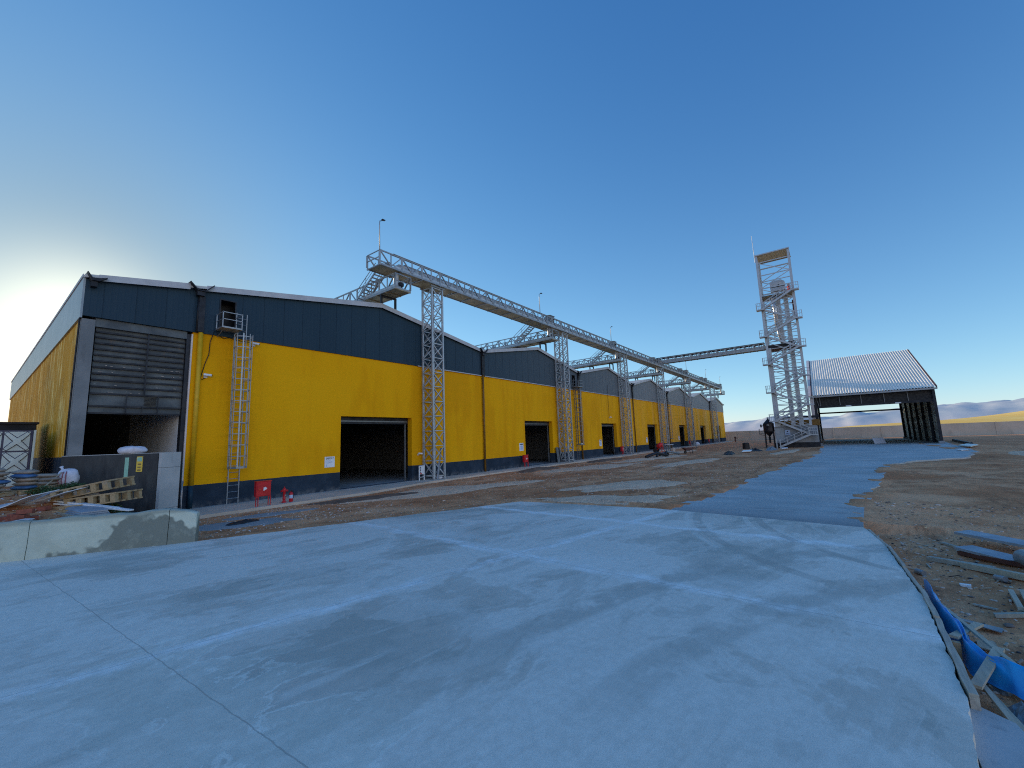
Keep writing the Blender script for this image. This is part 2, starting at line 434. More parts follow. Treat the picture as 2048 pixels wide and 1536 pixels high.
M = dict(
    yellow=m_plaster('yellow_plaster', 0.), yellow_side=m_plaster('mottled_yellow_plaster', 1., 2.45),
    clad=m_cladding(), clad_side=m_cladding_side(), roof=m_roof(), galv=m_galv('galvanised_steel', .68), galv_dark=m_galv('dull_galvanised_steel', .40), deck=simple('deck_plate', (.34, .28, .17), .7, .1, .3, 2.),  # deck colour includes the olive bounce light of the yellow wall
    galv_light=m_galv('bright_galvanised_steel', .95),
    trim=simple('flashing_paint', (.44, .44, .45), .5, 0, .12, 2.), white=simple('white_paint', (.72, .73, .74), .5, 0, .1, 5.),
    dark=simple('dark_paint', (.022, .024, .028), .5, .2, .3, 4.), black=simple('matt_black', (.010, .010, .012), .55, 0, .3, 5.),
    interior=simple('interior_plaster', (.20, .21, .22), .9, 0, .15, 1.), int_white=simple('white_interior_plaster', (.80, .80, .80), .9, 0, .15, 1.),
    int_floor=simple('interior_floor', (.26, .26, .26), .8, 0, .2, 1.),
    pipe_brown=simple('brown_pipe', (.20, .095, .010), .5, 0, .3, 4.), pipe_yellow=simple('yellow_pipe', (.62, .34, .004), .5, 0, .12, 4.),
    concrete=m_concrete('grey_concrete', (.235, .245, .25), (.33, .335, .335)),
    concrete_lt=m_concrete('pale_concrete', (.34, .36, .36), (.45, .46, .455)),
    wallc=m_concrete('perimeter_wall_concrete', (.47, .41, .32), (.57, .50, .40), .3, (.33, .29, .23)),
    apron=m_concrete('apron_concrete', (.46, .38, .30), (.60, .51, .42), .5, (.30, .22, .16)),
    column=m_concrete('column_concrete', (.155, .165, .17), (.225, .232, .235)),
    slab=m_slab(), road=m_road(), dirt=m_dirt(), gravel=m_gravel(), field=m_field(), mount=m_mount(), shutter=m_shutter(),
    bitumen=m_bitumen(), barrier=m_barrier(), tarp=m_tarp(),
    red=simple('red_paint', (.52, .012, .018), .4, 0, .15, 6.), sticker=simple('sticker_white', (.75, .76, .78), .5, 0, .05),
    print_dark=simple('dark_print', (.03, .03, .06), .6, 0, .1), print_blue=simple('pale_blue_print', (.42, .52, .68), .6, 0, .1),
    green_sheet=simple('pale_green_sheet', (.28, .52, .40), .6, 0, .1), yellow_sheet=simple('yellow_sheet', (.75, .52, .07), .6, 0, .1),
    wood=m_wood('pallet_wood', (.30, .21, .11), (.44, .32, .18)), wood_grey=m_wood('grey_timber', (.30, .27, .22), (.46, .42, .34)),
    wood_pale=m_wood('pale_timber', (.36, .32, .24), (.48, .43, .33)),
    brick=simple('red_brick', (.24, .075, .050), .85, 0, .3, 9., .4), bag=simple('paper_bag', (.30, .24, .19), .8, 0, .3, 4., .3),
    bag_blue=simple('blue_bag', (.05, .12, .25), .6, 0, .3, 5.), sackw=simple('woven_sack', (.58, .57, .62), .6, 0, .15, 5., .3),
    stripe=simple('red_stripe', (.30, .10, .12), .7, 0, .1), tank=simple('tank_steel', (.52, .60, .58), .45, 0., .10, 3.),
    tank_frame=simple('tank_frame_and_shade_paint', (.05, .05, .09), .5, .3, .2, 4.), shed=simple('dark_shed_panel', (.016, .018, .022), .7, 0, .3, 2.),
    sheetw=simple('white_sheet_metal', (.62, .66, .72), .38, .2, .1, 4.), panelw=simple('dull_panel', (.26, .30, .34), .5, .1, .15, 4.), beige=simple('beige_panel', (.52, .44, .30), .7, 0, .15, 5.),
    steel_dark=simple('dark_steel', (.020, .022, .028), .55, .3, .35, 3.), primer=simple('red_oxide_primer', (.10, .035, .025), .7, 0, .3, 3.),
    clad_pale=simple('pale_pink_cladding', (.62, .54, .50), .6, 0, .12, 1.), slit_light=simple('slit_light_paint', (.42, .42, .36), .8, 0, .3, 1.),
    canopy=m_corrugated('corrugated_zinc', 'Y', 3.2, (.84, .76, .63), (.90, .82, .70), .5, .0),
    shiny=simple('polished_duct', (.72, .73, .75), .22, .8, .06, 4.), hopper=simple('hopper_paint', (.014, .013, .018), .5, .2, .3, 2.),
    soil=simple('loose_soil', (.13, .085, .06), .95, 0, .3, 3., .5), stone=simple('pale_stone', (.50, .40, .32), .9, 0, .3, 3., .4),
    stone_dark=simple('dark_stone', (.17, .125, .10), .9, 0, .3, 3., .4), leaf=simple('weed_leaf', (.045, .085, .022), .7, 0, .4, 6.),
    polysheet=simple('grey_plastic_sheet', (.17, .20, .22), .45, 0, .3, 4.), rope=simple('rope', (.30, .28, .24), .9, 0, .2),
    orange=simple('orange_paint', (.55, .09, .015), .45, 0, .2, 5.), cable=simple('cable_black', (.012, .012, .013), .6, 0, .1),
)

# ------------------------------------------------------------------ world, sun, camera
HAZE_FILL = (1.7, .85, .36); VAULT_FILL = 1.5
SUN_AZ, SUN_EL = 84.2, 11.5          # azimuth from +X towards +Y
wd = bpy.data.worlds.new("World"); scene.world = wd; wd.use_nodes = True
nt = wd.node_tree; nt.nodes.clear()
wo = nt.nodes.new('ShaderNodeOutputWorld'); bg = nt.nodes.new('ShaderNodeBackground'); sk = nt.nodes.new('ShaderNodeTexSky')
sk.sky_type = 'NISHITA'; sk.sun_disc = False
sk.sun_elevation = radians(SUN_EL); sk.sun_rotation = radians(90-SUN_AZ)
sk.altitude = 1050; sk.air_density = .99; sk.dust_density = .30; sk.ozone_density = 2.47
STR = .15
def wn(tp, **kw):
    n = nt.nodes.new(tp)
    for k, v in kw.items(): setattr(n, k, v)
    return n
def wm(op, a, b=None, c=None, clamp=False):
    n = wn('ShaderNodeMath', operation=op, use_clamp=clamp)
    for i, v in enumerate((a, b, c)):
        if v is None: continue
        if isinstance(v, bpy.types.NodeSocket): nt.links.new(v, n.inputs[i])
        else: n.inputs[i].default_value = v
    return n.outputs[0]
# photographic tone of the clear evening sky: one power curve per channel
sep = wn('ShaderNodeSeparateColor'); nt.links.new(sk.outputs[0], sep.inputs[0])
tc = wn('ShaderNodeTexCoord'); sx = wn('ShaderNodeSeparateXYZ'); nt.links.new(tc.outputs['Generated'], sx.inputs[0])
# added fill light: unseen anti-solar sky raised, warm haze low down, vault overhead
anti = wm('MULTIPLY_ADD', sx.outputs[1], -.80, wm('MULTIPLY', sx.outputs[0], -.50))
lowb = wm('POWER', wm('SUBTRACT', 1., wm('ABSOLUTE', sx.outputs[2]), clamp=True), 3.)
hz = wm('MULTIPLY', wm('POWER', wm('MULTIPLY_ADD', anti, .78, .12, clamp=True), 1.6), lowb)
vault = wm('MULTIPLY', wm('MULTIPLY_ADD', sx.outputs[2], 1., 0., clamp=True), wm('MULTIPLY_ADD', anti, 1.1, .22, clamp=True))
outs = []
# bright dusty aureole round the hidden sun
sdv = wn('ShaderNodeVectorMath', operation='DOT_PRODUCT'); nt.links.new(tc.outputs['Generated'], sdv.inputs[0])
sdv.inputs[1].default_value = (cos(radians(SUN_EL))*cos(radians(SUN_AZ)), cos(radians(SUN_EL))*sin(radians(SUN_AZ)), sin(radians(SUN_EL)))
sdp = wm('MAXIMUM', sdv.outputs['Value'], 0.)
au0 = wm('POWER', sdp, 24.); au1 = wm('POWER', sdp, 190.); au2 = wm('POWER', sdp, 13.)
for ch, (g_, k_, h_, v_, a1_, a2_, lo_) in zip(sep.outputs, ((1.15, 1.05, HAZE_FILL[0], VAULT_FILL, .9, .07, .12), (.85, 1.0, HAZE_FILL[1], VAULT_FILL, .85, .05, .16), (.55, .98, HAZE_FILL[2], VAULT_FILL, .62, -.02, .20))):
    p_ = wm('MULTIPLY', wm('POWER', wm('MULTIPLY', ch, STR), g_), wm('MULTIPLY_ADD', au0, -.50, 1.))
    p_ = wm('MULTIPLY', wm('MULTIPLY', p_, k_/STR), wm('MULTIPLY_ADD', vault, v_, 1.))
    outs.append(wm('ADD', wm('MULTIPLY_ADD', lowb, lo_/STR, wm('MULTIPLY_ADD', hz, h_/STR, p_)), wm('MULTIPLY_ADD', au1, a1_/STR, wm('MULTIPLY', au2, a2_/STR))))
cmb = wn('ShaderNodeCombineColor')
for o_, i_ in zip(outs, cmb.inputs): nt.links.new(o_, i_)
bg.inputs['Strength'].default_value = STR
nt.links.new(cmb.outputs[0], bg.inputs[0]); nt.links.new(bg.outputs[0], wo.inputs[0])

sl = bpy.data.lights.new('sun', 'SUN'); sl.energy = 5.0; sl.angle = radians(.5); sl.color = (1., .84, .62)
so = bpy.data.objects.new('sun', sl); COL.objects.link(so)
sd = Vector((cos(radians(SUN_EL))*cos(radians(SUN_AZ)), cos(radians(SUN_EL))*sin(radians(SUN_AZ)), sin(radians(SUN_EL))))
so.rotation_euler = (-sd).to_track_quat('-Z', 'Y').to_euler(); so.location = (0, 40, 60)

yaw, pitch, roll = .644866684, .133765683, -.0362986963
fw = Vector((cos(pitch)*cos(yaw), cos(pitch)*sin(yaw), sin(pitch)))
r0 = Vector((sin(yaw), -cos(yaw), 0)); u0 = r0.cross(fw)
rr = cos(roll)*r0 + sin(roll)*u0; uu = -sin(roll)*r0 + cos(roll)*u0
cd = bpy.data.cameras.new('camera'); cam = bpy.data.objects.new('camera', cd); COL.objects.link(cam)
cam.matrix_world = Matrix(((rr.x, uu.x, -fw.x, 0), (rr.y, uu.y, -fw.y, 0), (rr.z, uu.z, -fw.z, 2.5), (0, 0, 0, 1)))
cd.sensor_width = 36; cd.sensor_fit = 'HORIZONTAL'; cd.lens = 828.405/2048*36; cd.clip_end = 30000; cd.clip_start = .05
scene.camera = cam
scene.view_settings.view_transform = 'Standard'; scene.view_settings.look = 'None'; scene.view_settings.exposure = 0
scene.cycles.use_denoising = False; scene.cycles.filter_width = 1.1
scene.cycles.max_bounces = 8

# ------------------------------------------------------------------ terrain
def slab_right(x):
    pts = [(-20, -.6), (4.7, -.61), (5.75, -.74), (8.6, -.84), (12.8, -.66), (13.9, -.44), (16, -.45)]
    for (a, b), (c, d) in zip(pts, pts[1:]):
        if a <= x <= c: return b+(d-b)*(x-a)/(c-a)
    return -.6
def barrier_y(x): return 14.46-(x-4.19)*.5608
def ground_z(x, y):
    if x > 131:
        d = x-131
        h = -.3-.9*sstep(0, 40, d)
        h += 26*exp(-(((x-430)/190)**2+((y+230)/95)**2)) + (2.2*(1-sstep(-10, 90, y))+3.0*(1-sstep(-38, 30, y)))*sstep(140, 330, x)
        h += 1.2*nz(x, y, .006, 4)*sstep(140, 500, x)
        return h
    z = -.10 + .045*nz(x, y, .45, 2.) + .03*nz(x, y, 1.3, 7.) + .012*nz(x, y, 4.1, 3.)
    z += .05*nz(x, y, .12, 9.)
    # wheel ruts along the yard
    for k, yy in enumerate((8.2, 9.9, 12.0)):
        c = yy+1.2*sin(x*.09+k)
        z -= .05*exp(-((y-c)/.28)**2)*sstep(16, 20, x)*(1-sstep(60, 80, x))*(.5+.5*nz(x, y, .3, k+4.))
    # dug edge beside the slab
    sr = slab_right(x)
    if x < 15: z -= .22*sstep(2.6, .5, sr-y)*(1 if y < sr+.3 else 0)
    if -30 < x < 15.5 and y > sr-.02:
        z = min(z, -.12)
    # soil lies almost flush with the far slab edges and creeps over the road edges
    if x > 3.9 and y > sr:
        el_ = y-(14.44-(x-4.19)*.4227); ex_ = x-(14.56-(y-5)*.03 if y > 0 else 13.95)
        if 3.9 < x < 14.1 and -.05 < el_ < 1.6: z += (.105+.05*nz(x, y, 1.7, 5.))*(1-el_/1.6)
        elif x > 13.9 and -.05 < ex_ < 1.6 and 4.6 < y < 11: z += (.10+.05*nz(x, y, 1.7, 5.))*(1-ex_/1.6)
    if 15 < x < 114:
        yl_ = 5.0-(x-14.6)*.152 if x < 19.2 else 4.30-(x-19.2)*.090 if x < 55 else 1.15
        yr_ = -.5-(x-17.7)*.123 if x < 38 else -3.1-(x-38)*.95 if x < 45.2 else -10.
        if x < 17.7: yr_ = -.5
        m_ = min(yl_-y, y-yr_)
        if m_ > .45: z = min(z, -.17)
        elif m_ > -.8: z += .03*(1-abs(m_)/.8)+.035*nz(x, y, .7, 8.)
    # raised tip of soil behind the barrier
    if y > barrier_y(x)+.1:
        k = (1-sstep(2.7, 4.3, x))*sstep(barrier_y(x)+.1, barrier_y(x)+.4, y)
        z += k*(.87+.63*sstep(16.5, 21, y)+.06*nz(x, y, .8, 3.))
    # under the warehouses
    if 2.0 < x < 128.5 and y > 22.4: z = min(z, -.15)
    if 4.6 < x < 128 and 19.6 < y < 22.9: z = min(z, -.10)
    return z

def spaced(lo, hi, segs):
    out = [lo]
    for end, step in segs:
        n = max(1, int(round((end-out[-1])/step))); a = out[-1]
        out += [a+(end-a)*(i+1)/n for i in range(n)]
    return out
gx = spaced(-60, 131, [(-10, 5), (0, 1), (4, .3), (24, .16), (40, .35), (70, .9), (131, 3)])
gy = spaced(-120, 140, [(-30, 6), (-12, 1.2), (-4, .4), (12, .16), (22.9, .22), (40, .7), (70, 3), (140, 10)])
def grid(name, xs, ys, fz, mat, kind='structure'):
    v = [(x, y, fz(x, y)) for x in xs for y in ys]; ny = len(ys)
    f = [(i*ny+j, (i+1)*ny+j, (i+1)*ny+j+1, i*ny+j+1) for i in range(len(xs)-1) for j in range(ny-1)]
    mb = MB(); mb.v = v; mb.f = f
    o = mb.build(name, mat, smooth=True, origin=(0, 0, 0)); tag(o, kind=kind); return o
def smooth_z(x, y): return ground_z(x, y)
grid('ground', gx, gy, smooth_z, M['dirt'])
fx = spaced(131, 9000, [(160, 4), (700, 12), (1500, 60), (9000, 500)])
fy = spaced(-6000, 6000, [(-800, 400), (-300, 25), (150, 10), (800, 60), (6000, 500)])
grid('field', fx, fy, ground_z, M['field'])
# the land behind and beside the yard
grid('land', spaced(-3000, 131, [(-60, 300), (131, 40)]), spaced(-3000, -120, [(-120, 180)]), lambda x, y: -.35, M['dirt'])
grid('land', spaced(-3000, 131, [(-60, 300), (131, 40)]), spaced(140, 3000, [(3000, 180)]), lambda x, y: -.35, M['dirt'])
grid('land', spaced(-3000, -60, [(-60, 300)]), spaced(-120, 140, [(140, 40)]), lambda x, y: -.35, M['dirt'])

# far hills
def ridge(name, X, prof, dep, seed, mat, rough):
    ys = [prof[0][0]+(prof[-1][0]-prof[0][0])*i/260 for i in range(261)]
    def top(y):
        for (a, b), (c, d) in zip(prof, prof[1:]):
            lo, hi = (a, c) if a < c else (c, a)
            if lo <= y <= hi:
                t = (y-a)/(c-a); t = t*t*(3-2*t); return b+(d-b)*t
        return prof[-1][1]
    mb = MB(); n = 26
    for y in ys:
        h = top(y)
        for k in range(n):
            t = k/(n-1); x = X-dep+2*dep*t
            p = sin(pi*t)**.8 if t <= .5 else 1-(t-.5)*.3
            z = h*p*(1+rough*nz(x*.004, y*.004, 1., seed)*(1-.3*t)+rough*.6*noise.noise(Vector((x*.013, y*.013, seed))))-8*(1-p)
            mb.v.append((x, y, z))
    ny = n
    for i in range(len(ys)-1):
        for k in range(n-1): mb.f.append((i*ny+k, (i+1)*ny+k, (i+1)*ny+k+1, i*ny+k+1))
    o = mb.build(name, mat, smooth=True, origin=(0, 0, 0)); return tag(o, kind='structure')
ridge('hills', 3000, [(1600, 50), (900, 62), (520, 48), (445, 66), (360, 74), (280, 82), (200, 76), (127, 66), (30, 70), (-60, 72), (-106, 84), (-212, 76),
      (-314, 90), (-474, 93), (-553, 95), (-653, 93), (-746, 110), (-1100, 120), (-2200, 80)], 420, 3., M['mount'], .30)
ridge('hills', 5200, [(2400, 70), (1400, 88), (760, 110), (560, 96), (400, 90), (-200, 84), (-1500, 130), (-3400, 110)], 500, 8., M['mount'], .22)

# ------------------------------------------------------------------ slab, road, apron, gravel
def sheet(name, poly, ztop, thick, mat, kind='structure'):
    mb = MB(); mb.prism([(x, y, ztop-thick) for x, y in poly], (0, 0, thick))
    o = mb.build(name, mat, origin=(0, 0, 0)); return tag(o, kind=kind) if kind else o
def jag(a, b, step, amp, seed):
    n = max(1, int(hypot(b[0]-a[0], b[1]-a[1])/step)); out = []
    dx, dy = b[0]-a[0], b[1]-a[1]; L = hypot(dx, dy)
    for i in range(n):
        t = i/n; k = amp*(noise.noise(Vector((t*L*.7, seed, 0)))+.6*noise.noise(Vector((t*L*2.3, seed+9, 0))))
        out.append((a[0]+dx*t-dy/L*k, a[1]+dy*t+dx/L*k))
    return out
right = [(x, slab_right(x)+.012*nz(x*3, 1, 1., 2)+.016*nz(x*9, 4, 1., 6)+.010*nz(x*23, 4, 1., 9)) for x in [13.9-.06*i for i in range(154)]] + [(4.7, -.61), (-18, -.6)]
slab_poly = right + [(-18, 26.9)] + [(.8, barrier_y(.8)-.02), (4.19, 14.44)] + jag((4.19, 14.44), (13.96, 10.31), .35, .12, 3.) + jag((13.96, 10.31), (14.55, 5.01), .5, .04, 5.) + jag((14.55, 5.01), (13.9, -.44), .5, .02, 8.)
sheet('concrete_slab', slab_poly, 0., .3, M['slab'])
rl = jag((14.62, 5.0), (19.25, 4.30), .3, .10, 1.)+jag((19.25, 4.30), (29.4, 3.35), .4, .35, 2.)+jag((29.4, 3.35), (54.9, 1.05), .8, .5, 4.)+jag((54.9, 1.05), (80.5, 1.25), .6, .25, 6.)+[(114, 1.25)]
rrp = [(114, -14.)]+jag((94, -14.), (56, -10.6), 1., .3, 12.)+jag((56, -10.6), (46.5, -8.2), .4, .3, 13.)+jag((46.5, -8.2), (42, -4.6), .3, .25, 18.)+jag((42, -4.6), (38, -3.1), .3, .2, 14.)+jag((38, -3.1), (17.7, -.6), .4, .22, 15.)+[(13.93, -.42)]
sheet('rough_concrete_road', rl+rrp, -.065, .3, M['road'])
# apron with worn kerb edge in front of the warehouses
ap = [(5.0, 22.62), (5.0, 20.5)]+jag((5.2, 19.95), (13.5, 20.0), .3, .05, 3.)+jag((13.5, 20.0), (18.5, 21.0), .3, .12, 4.)+jag((18.5, 21.0), (40, 21.1), .5, .15, 5.)+jag((40, 21.1), (128.2, 21.0), 1.2, .2, 6.)+[(128.2, 22.62)]
sheet('apron_pavement', ap, .0, .3, M['apron'])
def blob(name, cx, cy, rx, ry, ang, seed, z0=.012, h=.05, mat=None, n=40, rings=7):
    mb = MB(); mb.v.append((cx, cy, ground_z(cx, cy)+h))
    for i in range(1, rings+1):
        t = i/rings
        for k in range(n):
            a = 2*pi*k/n; q = 1+.45*noise.noise(Vector((cos(a)*1.6+seed, sin(a)*1.6, seed)))+.22*noise.noise(Vector((cos(a)*5, sin(a)*5+seed, seed)))
            x = rx*t*q*cos(a); y = ry*t*q*sin(a)
            X = cx+x*cos(ang)-y*sin(ang); Y = cy+x*sin(ang)+y*cos(ang)
            zz = ground_z(X, Y)+h*(1-t**2)+.025*nz(X, Y, 2.5, seed)*(1-t)-(.03 if i == rings else 0)+z0
            mb.v.append((X, Y, zz))
    for k in range(n): mb.f.append((0, 1+k, 1+(k+1) % n))
    for i in range(rings-1):
        for k in range(n):
            a = 1+i*n+k; b = 1+i*n+(k+1) % n; mb.f.append((a, a+n, b+n, b))
    o = mb.build(name, mat or M['gravel'], smooth=True); return tag(o, kind='stuff')
blob('gravel_patch', 15.3, 17.2, 4.6, 1.5, -.28, 1.)
blob('gravel_patch', 19.6, 16.0, 3.2, 1.0, -.35, 2.)
blob('gravel_patch', 16.3, 7.6, 3.0, 1.3, -1.1, 3.)
blob('gravel_patch', 21.6, 8.6, 4.2, 1.6, -.5, 4.)
blob('gravel_patch', 33.0, 16.2, 6.5, 1.6, -.25, 5.)
blob('gravel_patch', 47.5, 15.9, 8.5, 1.6, -.12, 6.)
blob('gravel_patch', 62, 17.2, 8, 1.2, -.05, 7.)
blob('gravel_patch', 40, 10.5, 6, 1.3, -.2, 8.)
blob('gravel_patch', 60.0, 4.2, 7.0, 1.0, -.1, 9.)
blob('gravel_patch', 52, -13.5, 9.0, 1.6, -.2, 10.)
blob('soil_heap', 29.0, 19.6, 2.6, .7, -.15, 12., h=.22, mat=M['soil'])
blob('soil_heap', 42.5, 19.6, 4.5, .8, -.05, 13., h=.18, mat=M['soil'])
blob('soil_heap', 12.5, 18.2, 3.0, .7, -.3, 14., h=.12, mat=M['soil'])
blob('cement_spill', 6.2, 17.0, 2.0, .8, -.55, 15., h=.03, mat=M['road'])
blob('cement_spill', 7.6, 18.2, 1.6, .5, -.25, 17., h=.03, mat=M['road'])
# loose stones, uncountable
def rock(mb, x, y, z, r):
    n = 6; a0 = random.random()*6; sx = random.uniform(.7, 1.3); sz = random.uniform(.45, .8)
    base = len(mb.v)
    for lv, (rr_, hh) in enumerate(((.8, -.2), (1., .25), (.55, .8))):
        for k in range(n):
            a = a0+2*pi*k/n; q = r*rr_*random.uniform(.75, 1.15)
            mb.v.append((x+q*cos(a)*sx, y+q*sin(a), z+r*hh*sz))
    for i in range(2):
        for k in range(n): mb.f.append((base+i*n+k, base+i*n+(k+1) % n, base+(i+1)*n+(k+1) % n, base+(i+1)*n+k))
    mb.f.append(tuple(base+2*n+k for k in range(n)))
def in_slab(x, y):
    if y > slab_right(x)-.05 and x < 14.2 and y < 14.46-(x-4.19)*.42: return True
    if 14 < x < 114 and y < 5-.09*(x-14.6)*.9 and y > -.5-.1*(x-14): return True
    return False
ms = MB(); md_ = MB()
for i in range(13000):
    u_ = random.random()
    if u_ < .62: x = 8+random.random()**1.5*34; y = random.uniform(3, 21)
    elif u_ < .9: x = 3.5+random.random()*16; y = -1-random.random()**1.4*7
    else: x = random.uniform(3.2, 9); y = random.uniform(15, 20)
    if in_slab(x, y) or y > 20.6: continue
    r = .009+.03*random.random()**4+(.04*random.random() if random.random() < .03 else 0)
    if x > 18: r *= 1.5
    rock(ms if random.random() < .62 else md_, x, y, ground_z(x, y), r)
tag(ms.build('loose_stones', M['stone'], origin=(0, 0, 0)), kind='stuff')
tag(md_.build('loose_stones', M['stone_dark'], origin=(0, 0, 0)), kind='stuff')

# ------------------------------------------------------------------ warehouses
YF = 22.85; YB = 60.4
VAL = [6.05, 26.15, 43.2, 60.0, 76.9, 93.7, 110.9, 128.0]
DOORS = [(13.45, 18.7), (32.15, 37.1), (48.95, 53.6), (65.75, 70.6), (83.5, 88.3), (100.1, 105.1), (117.2, 122.1)]
ZV, ZR, ZT = 10.0, 11.6, 7.95

def wall_cells(mb, xs, zs, hole, y0, y1):
    """flat wall with rectangular holes; only visible faces are made"""
    nx_, nz_ = len(xs)-1, len(zs)-1
    solid = lambda i, k: 0 <= i < nx_ and 0 <= k < nz_ and not hole(i, k)
    for i in range(nx_):
        for k in range(nz_):
            if not solid(i, k): continue
            a, b, c, d = xs[i], xs[i+1], zs[k], zs[k+1]
            mb.add([(a,y0,c),(b,y0,c),(b,y0,d),(a,y0,d)], [(0,1,2,3)])
            mb.add([(a,y1,c),(b,y1,c),(b,y1,d),(a,y1,d)], [(3,2,1,0)])
            if not solid(i-1, k): mb.add([(a,y0,c),(a,y0,d),(a,y1,d),(a,y1,c)], [(0,1,2,3)])
            if not solid(i+1, k): mb.add([(b,y0,c),(b,y0,d),(b,y1,d),(b,y1,c)], [(3,2,1,0)])
            if not solid(i, k-1): mb.add([(a,y0,c),(b,y0,c),(b,y1,c),(a,y1,c)], [(3,2,1,0)])
            if not solid(i, k+1): mb.add([(a,y0,d),(b,y0,d),(b,y1,d),(a,y1,d)], [(0,1,2,3)])

def cladding(x0, x1, roof, hatch=None, xm=None):
    mb = MB(); xs = {x0, x1}
    if xm: xs.add(xm)
    if hatch: xs |= {hatch[0], hatch[1]}
    xs = sorted(xs)
    for a, b in zip(xs, xs[1:]):
        spans = [(ZT, None)]
        if hatch and a >= hatch[0]-1e-6 and b <= hatch[1]+1e-6: spans = [(ZT, hatch[2]), (hatch[3], None)]
        for lo, hi in spans:
            za, zb = (hi, hi) if hi else (roof(a)-.02, roof(b)-.02)
            mb.prism([(a, YF-.07, lo), (b, YF-.07, lo), (b, YF-.07, zb), (a, YF-.07, za)], (0, .09, 0))
    # standing ribs at the panel joints
    x = math.ceil(x0+.1)+.0
    while x < x1-.1:
        zt = roof(x)-.05
        if not (hatch and hatch[0]-.05 < x < hatch[1]+.05):
            mb.box(x-.010, x+.010, YF-.079, YF-.0705, ZT+.01, zt)
        x += 1.0
    return mb

